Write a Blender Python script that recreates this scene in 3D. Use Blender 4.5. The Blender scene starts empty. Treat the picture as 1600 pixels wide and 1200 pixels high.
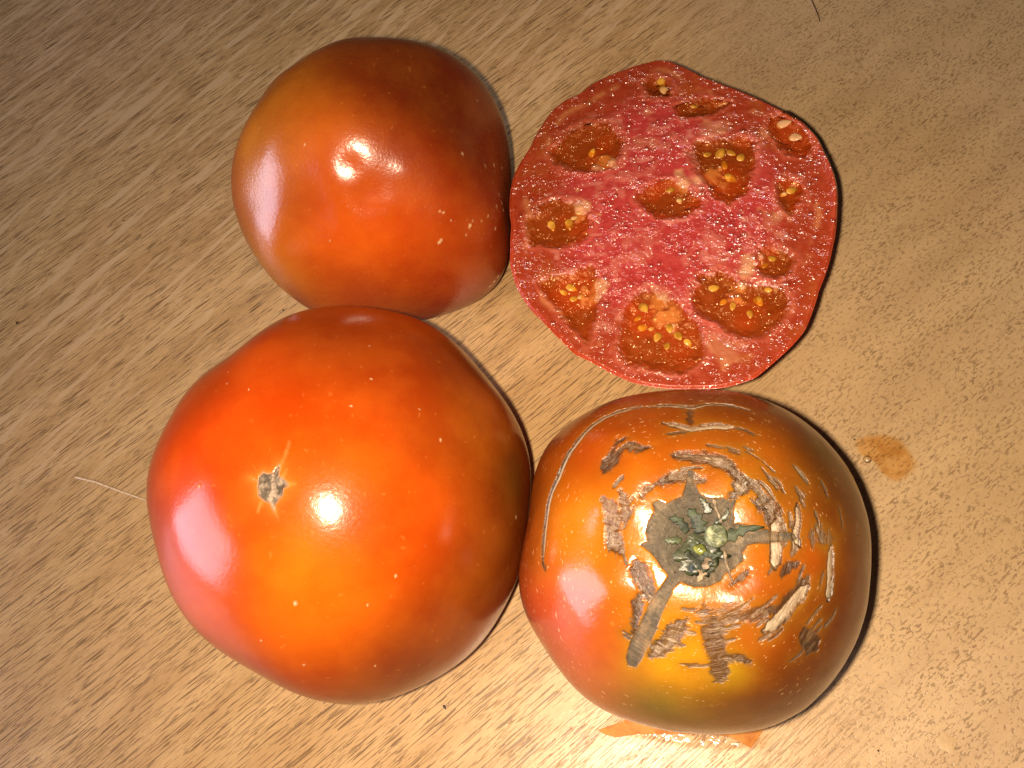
import bpy, bmesh, math, random
import numpy as np
from mathutils import Vector, Matrix
random.seed(4); rng = np.random.default_rng(7)
scene = bpy.context.scene
import numpy as np, math
# ---- camera (metres): phone held 21 cm above the table, tipped away from straight down
FPX = 1350.0; CAMH = 0.212
n_ = np.array([240.0,-640.0,-1350.0]); n_ /= np.linalg.norm(n_)      # world -Z seen in camera axes (right, up, back)
zc = -n_
xc = np.array([1.0,0,0]); xc -= xc.dot(zc)*zc; xc /= np.linalg.norm(xc)
yc = np.cross(zc, xc)
CR = np.array([xc,yc,zc])            # rows: world axes in camera coords -> world = CR @ cam
CP = np.array([0,0,CAMH])

cam = bpy.data.cameras.new("camera"); cam.sensor_width = 36.0; cam.lens = FPX/1600*36.0
cam.clip_start = 0.005; cam.clip_end = 20
camo = bpy.data.objects.new("camera", cam); scene.collection.objects.link(camo)
M4 = Matrix([list(CR[i])+[CP[i]] for i in range(3)]+[[0,0,0,1]])
camo.matrix_world = M4; scene.camera = camo
# ---- light: dim room, phone flash beside the lens, tall window far to the left
scene.view_settings.view_transform = 'Standard'; scene.view_settings.look = 'None'
scene.view_settings.exposure = 0.0; scene.view_settings.gamma = 1.0
world = bpy.data.worlds.new("World"); scene.world = world; world.use_nodes = True
bgn = world.node_tree.nodes['Background']; bgn.inputs[0].default_value = (0.9,0.75,0.62,1); bgn.inputs[1].default_value = 0.03
fl = bpy.data.lights.new("phone_flash", 'SPOT'); fl.spot_size = math.radians(145); fl.spot_blend = 1.0; fl.energy = 3.35; fl.color = (1.0,0.80,0.56); fl.shadow_soft_size = 0.0028
flo = bpy.data.objects.new("phone_flash", fl); flo.location = CP + CR@np.array([-0.0092,0.0,0.0]); flo.rotation_euler = (Vector((.018,.062,0))-Vector(flo.location)).to_track_quat('-Z','Y').to_euler(); scene.collection.objects.link(flo)
wl = bpy.data.lights.new("window_light", 'AREA'); wl.shape = 'RECTANGLE'; wl.size = 0.80; wl.size_y = 0.78; wl.energy = 18.0; wl.color = (0.80,0.79,1.0)
wlo = bpy.data.objects.new("window_light", wl); wlo.location = (-1.25,-0.33,0.47)
dv = Vector((-0.03,0.1,0.03))-Vector(wlo.location); wlo.rotation_euler = dv.to_track_quat('-Z','Y').to_euler(); scene.collection.objects.link(wlo)

# ---- smooth value noise
def vnoise(p, scale, seed=0):
    p = np.asarray(p)*scale; i = np.floor(p).astype(np.int64); f = p-i; f = f*f*(3-2*f)
    def h(ix,iy,iz):
        a = (ix*73856093) ^ (iy*19349663) ^ (iz*83492791) ^ (seed*2654435)
        a = (a ^ (a>>13))*1274126177 & 0x7fffffff
        a = (a ^ (a>>15))*69069 & 0x7fffffff
        return ((a>>8)&0xffff)/65535.0
    x,y,z = i[...,0],i[...,1],i[...,2]; fx,fy,fz = f[...,0],f[...,1],f[...,2]
    r = 0
    for dx in (0,1):
        for dy in (0,1):
            for dz in (0,1):
                r = r + h(x+dx,y+dy,z+dz)*(fx if dx else 1-fx)*(fy if dy else 1-fy)*(fz if dz else 1-fz)
    return r*2-1
def fbm(p, scale, seed=0, octv=3):
    r=0; a=1; t=0
    for k in range(octv):
        r = r+a*vnoise(p,scale*2**k,seed+k*17); t+=a; a*=.5
    return r/t
# ---- tomato body: ring radii (mm) by azimuth, squashed round profile
def body(R, hz, nt, nph, e_top=1.0, e_bot=0.8, dimple=0.0, dw=10.0, tilt=(0,0), rot=0.0, lo=-90.0):
    """local mm coordinates, rows = latitude from bottom to top"""
    R = np.asarray(R,float); th = np.linspace(0,2*math.pi,nt,endpoint=False)
    k = th/(2*math.pi)*len(R); i0 = np.floor(k).astype(int)%len(R); f = k-np.floor(k)
    m1=R[(i0-1)%len(R)]; a=R[i0]; b=R[(i0+1)%len(R)]; c=R[(i0+2)%len(R)]
    r = a+0.5*f*(b-m1+f*(2*m1-5*a+4*b-c+f*(3*(a-b)+c-m1)))
    # the ribs fade toward the poles
    rm = r.mean(); ph = np.radians(np.linspace(lo,90,nph))
    cp = np.cos(ph).clip(0); sp = np.sin(ph)
    prof = np.where(sp>0, cp**e_top, cp**e_bot)
    lob = (cp**0.6)[:,None]
    rr = (rm+(r-rm)[None,:]*lob)*prof[:,None]
    z = hz*(1+sp)[:,None]+0*rr
    if dimple: z = z-dimple*np.exp(-(rr/dw)**2)*(sp>0)[:,None]
    x = rr*np.cos(th); y = rr*np.sin(th)
    x = x+tilt[0]*sp[:,None]; y = y+tilt[1]*sp[:,None]
    if rot:                      # the whole fruit leans toward the viewer
        a = math.radians(rot); z0 = z-hz; y, z = y*math.cos(a)+z0*(-math.sin(a)), y*math.sin(a)+z0*math.cos(a)
        z = z-z.min()
    return np.stack([x,y,z],-1)

DATA = {
'SEP': [[[[1.34,-3.88],[0.76,-1.73],[-0.65,0.32]],2.55,1.44,0.6,"g",0.2],[[[-1.04,-3.6],[-2.46,-1.49],[-4.07,-1.12]],1.66,0.78,0.5,"g",0.2],[[[-2.3,-4.97],[-3.68,-5.03],[-5.15,-4.82]],1.44,0.89,0.5,"p",0.2],[[[4.7,-4.94],[7.51,-4.01],[9.56,-3.54],[11.81,-3.35]],2.22,0.44,0.7,"g",0.3],[[[2.96,-0.75],[2.32,0.89],[1.35,2.16]],1.67,0.67,0.4,"d",0.15],[[[3.59,1.71],[4.15,-0.28],[4.61,-2.41]],0.5,0.28,0.5,"b",0.3],[[[4.8,-7.0],[5.0,-9.57],[5.6,-12.36]],0.56,0.17,0.5,"b",0.2],[[[2.32,-7.92],[1.1,-9.95],[-0.09,-11.94]],1.44,0.78,0.4,"b",0.1],[[[0.5,-4.86],[-0.56,-6.29],[-1.82,-7.75]],1.89,0.89,0.3,"g",0.1],[[[-1.69,-6.73],[0.17,-8.65],[2.75,-8.98]],1.66,0.78,0.3,"d",0.1],[[[0.86,-6.84],[2.95,-8.02],[4.47,-7.27]],1.33,0.67,0.6,"g",0.3],[[[3.63,-2.52],[5.58,-1.33],[6.11,0.07]],1.11,0.56,0.4,"d",0.1]],
'PAD': [-0.18,-4.71],
'STUB': [3.64,-4.45],
'BIT': [0.7,-6.54],
'FIT': {"A":{"cen":[-0.06227,0.14489],"R":[30.48,30.75,31.31,32.14,33.23,34.57,36.04,37.41,38.37,38.65,38.22,37.26,36.11,35.11,34.4,33.89,33.35,32.56,31.47,30.22,29.05,28.1,27.41,26.85,26.32,25.83,25.54,25.65,26.28,27.34,28.54,29.6,30.36,30.92,31.56,32.52,33.89,35.47,36.92,37.93,38.4,38.45,38.34,38.24,38.16,37.89,37.22,36.01,34.38,32.6,30.99,29.76,28.93,28.41,28.02,27.71,27.47,27.38,27.49,27.84,28.37,29.05,29.84,30.7,31.53,32.22,32.59,32.57,32.17,31.55,30.94,30.54],"hz":35,"e_top":0.97,"e_bot":0.8,"dimple":0,"tilt":[-6,6.5]},"B":{"cen":[-0.06492,0.05985],"R":[37.6,38.09,38.82,39.6,40.22,40.56,40.66,40.68,40.83,41.23,41.87,42.58,43.15,43.45,43.48,43.37,43.27,43.26,43.25,43.07,42.53,41.55,40.27,38.95,37.93,37.41,37.42,37.81,38.31,38.7,38.88,38.93,38.98,39.18,39.55,40.01,40.38,40.53,40.43,40.16,39.9,39.84,40.04,40.44,40.88,41.17,41.23,41.1,40.93,40.94,41.21,41.74,42.35,42.84,43.03,42.9,42.52,42.06,41.64,41.32,41.04,40.71,40.27,39.74,39.2,38.73,38.39,38.15,37.94,37.71,37.49,37.42],"hz":35.0,"e_top":0.98,"e_bot":0.75,"dimple":0,"tilt":[-7,3.5]},"C":{"cen":[0.00796,0.04455],"R":[34.83,35.06,35.3,35.49,35.63,35.71,35.74,35.75,35.72,35.65,35.53,35.36,35.14,34.87,34.58,34.28,34.02,33.84,33.79,33.89,34.14,34.49,34.89,35.29,35.68,36.05,36.35,36.54,36.51,36.21,35.63,34.89,34.19,33.74,33.69,34.02,34.59,35.17,35.56,35.68,35.57,35.36,35.21,35.2,35.31,35.44,35.5,35.42,35.21,34.93,34.66,34.45,34.34,34.33,34.42,34.6,34.84,35.12,35.38,35.55,35.6,35.55,35.42,35.27,35.14,35.02,34.91,34.79,34.67,34.58,34.57,34.65],"hz":32.0,"e_top":0.88,"e_bot":0.72,"dimple":2.2,"dw":12,"tilt":[0.5,0],"rot":12},"D":{"cen":[0.01082,0.13283],"R":[40.48,40.59,40.66,40.73,40.81,40.96,41.11,41.27,41.56,41.86,42.15,42.25,42.28,42.3,42.1,41.75,41.53,41.45,41.38,41.31,41.37,41.46,41.56,41.67,41.9,42.13,42.35,42.73,43.19,43.66,44.33,45.55,46.77,47.95,49.34,50.11,50.32,49.96,49.6,49.23,48.87,48.58,48.35,48.13,47.85,47.29,46.73,46.34,46.6,46.86,46.76,46.6,46.11,45.52,44.94,44.38,43.82,43.27,42.73,42.57,42.57,42.57,42.55,42.47,42.35,42.08,41.81,41.54,41.27,41.0,40.72,40.45,40.18,40.22,40.49,40.76,41.03,41.47,41.98,42.37,42.59,42.85,43.13,43.38,43.51,43.64,43.77,43.82,43.84,43.86,44.13,44.47,44.81,45.17,45.8,46.39,46.45,46.52,46.84,47.28,47.72,48.17,48.71,49.09,49.32,49.55,49.77,49.93,50.09,50.26,50.57,50.89,51.03,51.04,50.96,50.87,50.17,49.45,48.85,48.35,47.86,47.37,46.88,46.19,45.31,44.43,43.67,42.93,42.19,41.85,41.53,41.22,40.97,40.73,40.5,40.31,40.24,40.17,40.1,40.07,40.07,40.07,40.21,40.34],"hz":31.0}},
'C': [["cork",-1,-1,[[-6.71,1.56,63.93],[-5.66,2.05,64.04],[-4.26,1.29,63.94],[-2.65,1.97,64.07],[-1.29,2.28,64.13],[-0.85,4.09,64.39],[-0.11,6.87,64.55],[0.47,7.08,64.55],[0.76,4.57,64.45],[1.42,2.81,64.22],[3.19,2.06,64.09],[5.29,1.71,64.0],[6.53,0.9,63.84],[7.4,1.35,63.88],[6.7,-0.47,63.58],[6.85,-2.56,63.13],[9.08,-2.85,63.05],[10.96,-3.59,62.79],[14.1,-4.1,62.21],[17.32,-4.15,61.2],[17.54,-5.06,60.93],[13.98,-5.8,61.88],[10.78,-5.84,62.34],[8.75,-6.19,62.35],[7.7,-7.4,62.09],[7.86,-8.68,61.82],[6.07,-10.15,61.51],[4.57,-10.75,61.36],[3.59,-12.0,61.11],[1.4,-12.64,60.97],[-0.66,-12.58,60.98],[-2.92,-11.81,61.15],[-4.35,-12.85,60.95],[-6.78,-17.61,59.34],[-9.28,-21.8,56.51],[-11.78,-24.73,53.11],[-13.08,-24.47,52.78],[-13.23,-23.55,53.61],[-12.05,-20.62,56.48],[-9.99,-17.47,58.87],[-7.59,-14.19,60.47],[-4.94,-10.75,61.39],[-6.56,-8.39,61.89],[-7.76,-6.55,62.28],[-9.24,-5.45,62.44],[-8.03,-4.97,62.59],[-8.14,-3.43,62.9],[-7.63,-1.41,63.35],[-6.45,-0.11,63.65]]],["dark",1.52,0.97,[[-10.15,-8.27,61.8],[-9.38,-10.54,61.31],[-8.52,-13.12,60.69],[-8.1,-14.58,60.3]]],["dark",0.97,1.11,[[-10.2,-14.03,60.19],[-11.3,-18.29,58.12],[-11.33,-20.74,56.65]]],["crack",0.72,0.96,[[-27.17,-6.87,52.79],[-27.78,-5.0,52.23],[-27.58,-1.97,52.39],[-27.14,1.54,52.64],[-26.48,4.94,53.36],[-25.42,7.78,54.62],[-24.02,10.05,55.91],[-22.68,13.28,56.28],[-20.78,16.02,56.54],[-19.16,18.18,56.35],[-17.17,20.34,55.97],[-14.75,21.85,55.95],[-12.22,22.65,56.29],[-8.85,23.08,56.89],[-5.68,22.98,57.53]]],["crack",0.82,0.57,[[-6.21,22.91,57.51],[-2.64,22.76,57.97],[0.66,21.77,58.87],[2.5,21.56,58.98],[4.6,22.32,58.2],[6.89,22.33,57.88],[9.95,21.54,57.87],[12.63,20.67,57.69]]],["crack",0.63,1.1,[[-3.7,17.36,61.66],[-1.45,16.81,62.05],[1.21,15.58,62.64],[3.42,15.99,62.37],[5.73,16.23,62.06],[8.7,15.73,61.83]]],["dark",0.6,0.52,[[1.48,20.97,59.47],[1.13,18.71,61.01],[1.38,16.82,62.05]]],["silver",1.21,0.64,[[-13.88,8.72,62.53],[-12.74,11.09,62.39],[-10.47,12.79,62.53],[-8.49,11.73,63.25],[-6.17,11.87,63.57]]],["dark",0.78,0.57,[[-14.88,8.29,62.23],[-14.29,10.45,62.04],[-12.13,14.09,61.62],[-10.38,14.49,61.94]]],["silver",0.56,0.77,[[-9.52,1.91,63.73],[-7.9,3.48,64.06],[-5.91,4.7,64.3],[-3.42,5.82,64.48],[-0.76,5.8,64.53],[2.31,5.1,64.48]]],["silver",0.64,1.69,[[-2.33,9.97,64.25],[0.65,9.71,64.34],[3.79,9.05,64.34],[6.45,7.75,64.27],[8.46,5.41,64.13],[8.9,4.08,64.04],[7.11,2.14,64.01]]],["silver",1.55,1.55,[[-15.11,2.76,62.36],[-14.13,1.42,62.61],[-13.94,-0.74,62.4],[-14.23,-2.91,61.98],[-13.86,-5.1,61.76],[-13.22,-6.46,61.69]]],["silver",0.7,0.49,[[-12.11,3.9,63.37],[-11.34,1.1,63.33],[-11.91,-0.98,62.9]]],["silver",1.68,1.96,[[10.38,0.76,63.57],[12.73,0.27,63.15],[13.55,-1.61,62.74],[13.74,-3.14,62.46]]],["crack",1.37,1.37,[[13.92,-2.11,62.59],[13.77,-5.24,62.05],[13.44,-7.51,61.6],[12.9,-10.01,61.07]]],["crack",0.62,0.77,[[18.19,1.0,61.46],[18.01,-1.89,61.28],[17.15,-4.6,61.18],[17.88,-6.3,60.5]]],["mottle",2.85,1.86,[[19.39,-4.44,60.2],[21.66,-4.15,58.92],[24.68,-4.23,56.55]]],["mottle",1.01,0.86,[[18.74,3.1,61.22],[19.57,2.12,60.8]]],["crack",0.87,1.02,[[23.54,-5.73,57.14],[23.04,-8.55,56.67],[22.66,-11.61,55.76],[22.09,-14.56,54.75]]],["dark",2.14,1.43,[[18.71,-11.5,58.5],[16.99,-14.01,58.34],[14.56,-16.03,58.44],[12.21,-18.46,58.01]]],["crack",1.39,1.54,[[18.74,-12.48,58.09],[16.73,-14.53,58.24],[14.26,-17.02,58.06],[12.1,-18.81,57.85],[10.26,-19.84,57.8]]],["dark",0.86,2.59,[[17.51,-19.18,55.15],[17.73,-20.5,54.01],[19.49,-22.22,51.04]]],["dark",0.49,0.62,[[4.95,-12.84,60.95],[6.64,-11.68,61.19],[8.64,-10.36,61.44]]],["mottle",2.08,2.36,[[-0.45,-16.61,60.0],[1.51,-16.85,59.94],[4.16,-16.82,59.91],[7.81,-16.17,59.9]]],["dark",2.36,1.53,[[2.24,-18.01,59.52],[2.23,-21.24,57.98],[2.48,-24.39,55.76],[2.68,-27.38,52.79]]],["silver",0.83,1.39,[[4.04,-17.91,59.52],[7.64,-17.5,59.41],[11.3,-16.51,59.19]]],["silver",2.08,1.53,[[-2.66,-18.09,59.42],[-4.85,-19.67,58.57],[-6.07,-21.69,57.23],[-8.78,-23.26,55.5]]],["silver",0.56,0.42,[[3.04,-24.04,56.03],[5.61,-23.99,55.85],[7.7,-24.57,55.02]]],["dark",0.56,0.56,[[13.97,-11.21,60.48],[15.64,-9.72,60.43],[17.33,-9.04,59.99]]],["fleck",0.49,0.34,[[20.66,4.97,60.04],[19.88,6.66,60.28],[18.52,8.28,60.75]]],["fleck",0.49,0.34,[[24.1,2.78,57.77],[23.88,4.41,57.84],[23.33,6.08,58.06]]],["fleck",0.29,0.21,[[18.63,2.88,61.28],[18.51,3.54,61.31],[18.15,4.21,61.46]]],["fleck",0.4,0.28,[[22.29,-5.5,58.17],[22.33,-4.55,58.37],[22.97,-3.46,58.13]]],["fleck",0.46,0.32,[[14.96,-6.52,61.48],[15.56,-4.37,61.77],[15.24,-2.24,62.23]]],["fleck",0.41,0.29,[[14.09,1.29,62.93],[13.09,3.19,63.27],[11.58,4.86,63.62]]],["fleck",0.25,0.17,[[14.55,-2.92,62.31],[14.54,-1.99,62.46],[14.02,-1.04,62.72]]],["fleck",0.45,0.31,[[14.88,3.16,62.77],[14.36,4.24,62.92],[13.6,5.15,63.11]]],["fleck",0.24,0.17,[[12.29,0.61,63.26],[11.28,2.41,63.6],[9.63,4.05,63.95]]],["fleck",0.24,0.17,[[14.1,4.88,62.98],[13.21,6.15,63.16],[12.39,7.42,63.26]]],["fleck",0.49,0.34,[[21.79,-5.69,58.47],[21.99,-3.68,58.79],[22.17,-1.58,59.01]]],["fleck",0.44,0.31,[[12.22,2.26,63.42],[10.77,3.6,63.75],[9.82,4.98,63.94]]],["fleck",0.47,0.33,[[16.17,-8.03,60.72],[16.73,-6.46,60.92],[16.77,-4.86,61.27]]],["fleck",0.25,0.18,[[16.27,-3.34,61.73],[16.5,-2.35,61.81],[16.49,-1.39,61.94]]],["fleck",0.37,0.26,[[12.83,-7.39,61.74],[13.14,-5.31,62.16],[13.32,-3.18,62.54]]],["fleck",0.25,0.18,[[14.73,6.58,62.65],[13.64,7.66,62.87],[12.76,8.66,62.99]]],["fleck",0.48,0.33,[[11.69,3.24,63.57],[10.6,4.62,63.81],[8.96,5.84,64.06]]],["fleck",0.31,0.22,[[14.29,-2.72,62.41],[14.18,-0.87,62.7],[13.55,0.97,63.03]]],["fleck",0.43,0.3,[[12.47,8.87,63.03],[11.18,9.74,63.22],[10.01,10.6,63.3]]],["fleck",0.48,0.34,[[16.83,-7.46,60.63],[17.16,-5.42,61.0],[17.24,-3.21,61.4]]],["fleck",0.45,0.32,[[2.88,-19.89,58.69],[4.77,-19.35,58.87],[6.54,-18.74,59.0]]],["fleck",0.33,0.23,[[15.33,-17.05,57.61],[16.46,-15.68,57.81],[17.68,-14.15,57.94]]],["fleck",0.48,0.34,[[17.16,-15.49,57.56],[17.89,-14.49,57.67],[18.3,-13.61,57.86]]],["fleck",0.35,0.24,[[9.95,-16.49,59.48],[11.27,-15.4,59.65],[12.62,-14.26,59.78]]],["fleck",0.45,0.31,[[9.25,-21.28,57.16],[10.98,-20.4,57.27],[12.52,-19.37,57.39]]],["fleck",0.37,0.26,[[17.84,-18.74,55.24],[19.28,-17.17,55.33],[20.92,-15.42,55.21]]],["fleck",0.42,0.29,[[16.7,-12.5,59.1],[17.23,-10.96,59.42],[18.19,-9.34,59.51]]],["fleck",0.4,0.28,[[14.0,-18.38,57.42],[14.97,-17.51,57.51],[15.95,-16.47,57.64]]],["fleck",0.39,0.28,[[2.03,-18.83,59.2],[3.5,-18.64,59.24],[4.86,-18.31,59.32]]],["fleck",0.25,0.17,[[3.31,-21.67,57.69],[4.38,-21.33,57.84],[5.47,-21.08,57.9]]],["fleck",0.33,0.23,[[4.08,-17.27,59.75],[5.42,-16.81,59.86],[6.68,-16.17,60.0]]],["fleck",0.3,0.21,[[11.61,-11.14,60.98],[12.26,-10.0,61.19],[13.01,-8.81,61.36]]],["fleck",0.25,0.18,[[6.3,-16.39,59.95],[7.61,-15.54,60.13],[9.04,-14.56,60.3]]],["fleck",0.45,0.32,[[20.62,-12.53,56.9],[21.17,-11.28,57.05],[21.65,-10.01,57.21]]],["fleck",0.48,0.34,[[12.81,-18.12,58.0],[14.32,-16.66,58.22],[16.02,-15.08,58.3]]],["fleck",0.39,0.27,[[1.35,-18.47,59.35],[2.93,-18.33,59.39],[4.5,-17.79,59.55]]],["fleck",0.31,0.21,[[9.15,-19.05,58.47],[9.96,-18.47,58.59],[11.21,-17.91,58.57]]],["fleck",0.48,0.34,[[1.06,-21.63,57.76],[2.25,-21.42,57.88],[3.34,-21.31,57.91]]],["fleck",0.35,0.25,[[1.96,-20.53,58.38],[3.17,-20.42,58.41],[4.32,-20.04,58.56]]],["fleck",0.24,0.17,[[-9.91,-21.26,56.72],[-8.14,-21.97,56.66],[-6.39,-22.63,56.51]]],["fleck",0.27,0.19,[[-1.02,-18.37,59.36],[0.16,-18.47,59.34],[1.33,-18.28,59.43]]],["fleck",0.42,0.29,[[-6.23,-21.27,57.48],[-4.8,-21.71,57.38],[-3.1,-21.93,57.4]]],["fleck",0.36,0.25,[[-4.31,-18.85,59.01],[-3.09,-18.99,59.02],[-1.91,-19.22,58.97]]],["fleck",0.34,0.24,[[-3.02,-16.11,60.11],[-1.91,-16.39,60.05],[-0.7,-16.37,60.07]]],["fleck",0.38,0.27,[[-13.63,-18.93,56.93],[-12.46,-19.84,56.84],[-11.32,-20.55,56.78]]],["fleck",0.45,0.31,[[0.64,-19.63,58.84],[1.95,-19.6,58.85],[3.3,-19.26,58.98]]],["fleck",0.34,0.24,[[-13.5,-19.78,56.46],[-12.17,-20.74,56.35],[-10.64,-21.6,56.27]]],["fleck",0.36,0.25,[[-10.19,-17.8,58.67],[-8.8,-18.63,58.56],[-7.41,-19.22,58.49]]],["fleck",0.44,0.31,[[-0.61,-16.8,59.94],[0.48,-16.66,59.99],[1.56,-16.63,60.0]]],["fleck",0.42,0.29,[[-3.11,-24.98,55.02],[-0.83,-25.1,55.1],[1.3,-25.04,55.22]]],["fleck",0.27,0.19,[[-4.19,-24.64,55.2],[-2.31,-24.8,55.27],[-0.56,-24.82,55.37]]],["fleck",0.39,0.27,[[-3.21,-19.73,58.66],[-2.24,-19.93,58.62],[-1.25,-20.07,58.59]]],["fleck",0.42,0.29,[[-8.45,-13.89,60.47],[-6.95,-14.77,60.35],[-5.6,-15.46,60.22]]],["fleck",0.48,0.34,[[6.64,11.06,63.76],[5.07,11.43,63.83],[3.64,11.86,63.83]]],["fleck",0.47,0.33,[[9.53,10.18,63.49],[8.02,10.81,63.62],[6.64,11.46,63.66]]],["fleck",0.36,0.25,[[2.47,7.38,64.52],[0.55,7.49,64.54],[-1.37,7.42,64.53]]],["fleck",0.4,0.28,[[0.06,6.67,64.55],[-1.91,6.53,64.53],[-3.64,5.99,64.47]]],["fleck",0.46,0.32,[[9.26,9.65,63.64],[8.23,10.1,63.74],[7.23,10.67,63.77]]],["fleck",0.28,0.19,[[11.58,10.41,62.97],[10.72,10.89,63.07],[9.83,11.33,63.16]]],["fleck",0.46,0.32,[[12.38,14.05,61.6],[10.95,15.12,61.57],[9.17,15.77,61.71]]],["fleck",0.32,0.23,[[6.82,7.17,64.27],[5.23,7.7,64.38],[3.63,8.26,64.43]]],["fleck",0.46,0.32,[[0.41,14.87,62.94],[-1.16,14.84,62.94],[-2.7,14.57,62.99]]],["fleck",0.24,0.17,[[-13.77,-3.59,62.02],[-13.77,-4.58,61.87],[-14.12,-5.44,61.64]]],["fleck",0.35,0.25,[[-15.11,0.22,62.11],[-15.3,-0.59,61.93],[-15.46,-1.29,61.78]]],["fleck",0.27,0.19,[[-11.38,-0.69,63.06],[-11.66,-1.62,62.84],[-12.3,-2.5,62.56]]],["fleck",0.27,0.19,[[-9.8,2.95,63.78],[-10.55,2.01,63.58],[-11.34,1.1,63.33]]],["fleck",0.47,0.33,[[-11.5,6.69,63.45],[-12.45,5.79,63.26],[-13.29,4.79,63.05]]],["fleck",0.3,0.21,[[-12.66,-5.33,62.01],[-12.41,-7.03,61.75],[-11.85,-8.71,61.48]]],["fleck",0.25,0.17,[[-9.3,1.83,63.74],[-10.2,0.92,63.51],[-10.66,0.0,63.3]]],["fleck",0.43,0.3,[[20.33,5.94,60.13],[19.51,6.91,60.46],[19.0,7.95,60.56]]],["fleck",0.39,0.27,[[14.07,26.35,50.93],[12.22,27.39,50.38],[10.31,28.38,49.62]]],["fleck",0.39,0.27,[[4.78,16.56,62.0],[3.93,16.65,62.02],[2.94,16.74,62.04]]],["fleck",0.36,0.25,[[17.15,-4.6,61.18],[16.77,-2.7,61.66],[16.5,-0.73,62.01]]],["fleck",0.3,0.21,[[21.15,-3.99,59.28],[21.12,-3.22,59.45],[21.05,-2.33,59.64]]],["fleck",0.39,0.28,[[29.65,-2.35,51.14],[29.87,-1.36,51.02],[29.62,-0.36,51.57]]],["fleck",0.47,0.33,[[16.16,2.59,62.33],[15.56,3.94,62.53],[14.55,5.29,62.81]]],["fleck",0.39,0.27,[[22.77,-5.56,57.8],[23.14,-4.12,57.86],[23.27,-2.67,58.05]]],["fleck",0.46,0.32,[[-0.12,15.23,62.79],[-1.7,15.0,62.86],[-3.25,14.7,62.91]]],["fleck",0.33,0.23,[[26.26,-2.11,55.46],[26.26,-0.13,55.73],[26.2,1.92,55.87]]],["fleck",0.3,0.21,[[21.3,-3.44,59.29],[21.69,-1.87,59.29],[21.24,-0.23,59.76]]],["fleck",0.26,0.18,[[19.36,0.49,60.87],[18.95,1.66,61.12],[18.79,2.98,61.19]]],["fleck",0.44,0.31,[[18.0,-21.22,53.2],[19.18,-20.03,53.32],[20.61,-18.74,53.19]]],["fleck",0.43,0.3,[[21.26,-18.7,52.65],[22.79,-17.12,52.41],[23.69,-15.58,52.59]]],["fleck",0.3,0.21,[[1.53,-21.1,58.08],[2.47,-20.86,58.19],[3.43,-20.76,58.22]]],["fleck",0.25,0.18,[[20.36,-13.28,56.75],[20.78,-12.56,56.78],[21.33,-11.85,56.7]]],["fleck",0.35,0.25,[[23.5,-7.56,56.62],[23.63,-6.42,56.87],[23.72,-5.42,57.08]]],["fleck",0.27,0.19,[[18.13,-20.24,53.93],[19.32,-18.93,54.08],[20.75,-17.5,53.99]]],["fleck",0.27,0.19,[[14.26,-24.28,52.82],[16.19,-23.23,52.65],[17.6,-22.04,52.76]]],["fleck",0.48,0.33,[[10.73,-21.4,56.7],[12.46,-20.32,56.83],[13.9,-19.22,56.97]]],["fleck",0.25,0.18,[[1.25,-27.41,52.78],[2.66,-27.25,52.94],[4.06,-27.02,53.12]]]],
'CB': [[[18.7,1.8,61.24],11.4,[0.2,0.0488,0.004],0.8],[[15.32,-20.94,55.12],12.8,[0.2,0.039,0.003],0.8],[[-1.01,16.64,62.14],10.1,[0.3,0.039,0.003],0.75],[[9.43,16.98,61.05],8.7,[0.22,0.0366,0.003],0.7],[[-26.71,-13.46,50.43],16.2,[0.62,0.0549,0.02],0.8],[[-23.08,-25.0,41.34],16.9,[0.6,0.0732,0.03],0.75],[[-11.48,-29.98,45.44],13.4,[0.5,0.1586,0.03],0.6],[[-5.76,-30.68,46.77],11.1,[0.13,0.1342,0.018],0.95],[[25.69,12.52,53.8],13.7,[0.06,0.0549,0.007],0.97],[[29.99,0.76,51.13],12.2,[0.12,0.0342,0.006],0.9],[[28.37,-12.43,48.49],15.2,[0.15,0.0342,0.005],0.9],[[20.36,-26.1,44.72],15.2,[0.14,0.0366,0.006],0.9],[[5.28,-32.26,44.28],13.5,[0.14,0.0512,0.009],0.85],[[16.38,21.64,55.04],12.2,[0.2,0.0366,0.004],0.85],[[4.69,25.0,55.58],9.2,[0.18,0.0366,0.004],0.8],[[-27.39,9.77,51.64],7.6,[0.22,0.0366,0.004],0.85],[[-30.52,-3.23,48.17],6.1,[0.26,0.0427,0.004],0.7],[[-20.67,-0.29,59.02],12.1,[0.66,0.2074,0.005],0.85],[[-9.57,-6.35,62.24],12.4,[0.62,0.183,0.005],0.7],[[-3.73,-16.97,59.81],11.0,[0.66,0.2074,0.006],0.8],[[-7.54,7.01,64.14],11.1,[0.56,0.1342,0.004],0.7],[[-16.57,13.9,60.0],8.7,[0.5,0.0671,0.003],0.7],[[-26.3,18.72,48.92],6.3,[0.35,0.0549,0.006],0.8],[[-7.84,22.06,57.98],8.9,[0.4,0.061,0.006],0.7],[[12.76,8.66,62.99],9.9,[0.44,0.0976,0.004],0.7],[[-5.32,-23.76,55.79],7.7,[0.7,0.3172,0.008],0.9],[[4.17,-25.46,54.72],4.0,[0.55,0.366,0.01],0.7],[[16.35,-8.14,60.63],7.0,[0.58,0.1098,0.004],0.8],[[8.69,2.58,63.95],4.9,[0.62,0.2318,0.005],0.9],[[10.32,-8.19,61.85],4.8,[0.62,0.1464,0.004],0.8],[[9.9,-19.21,58.23],7.0,[0.42,0.0854,0.004],0.8]],
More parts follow.
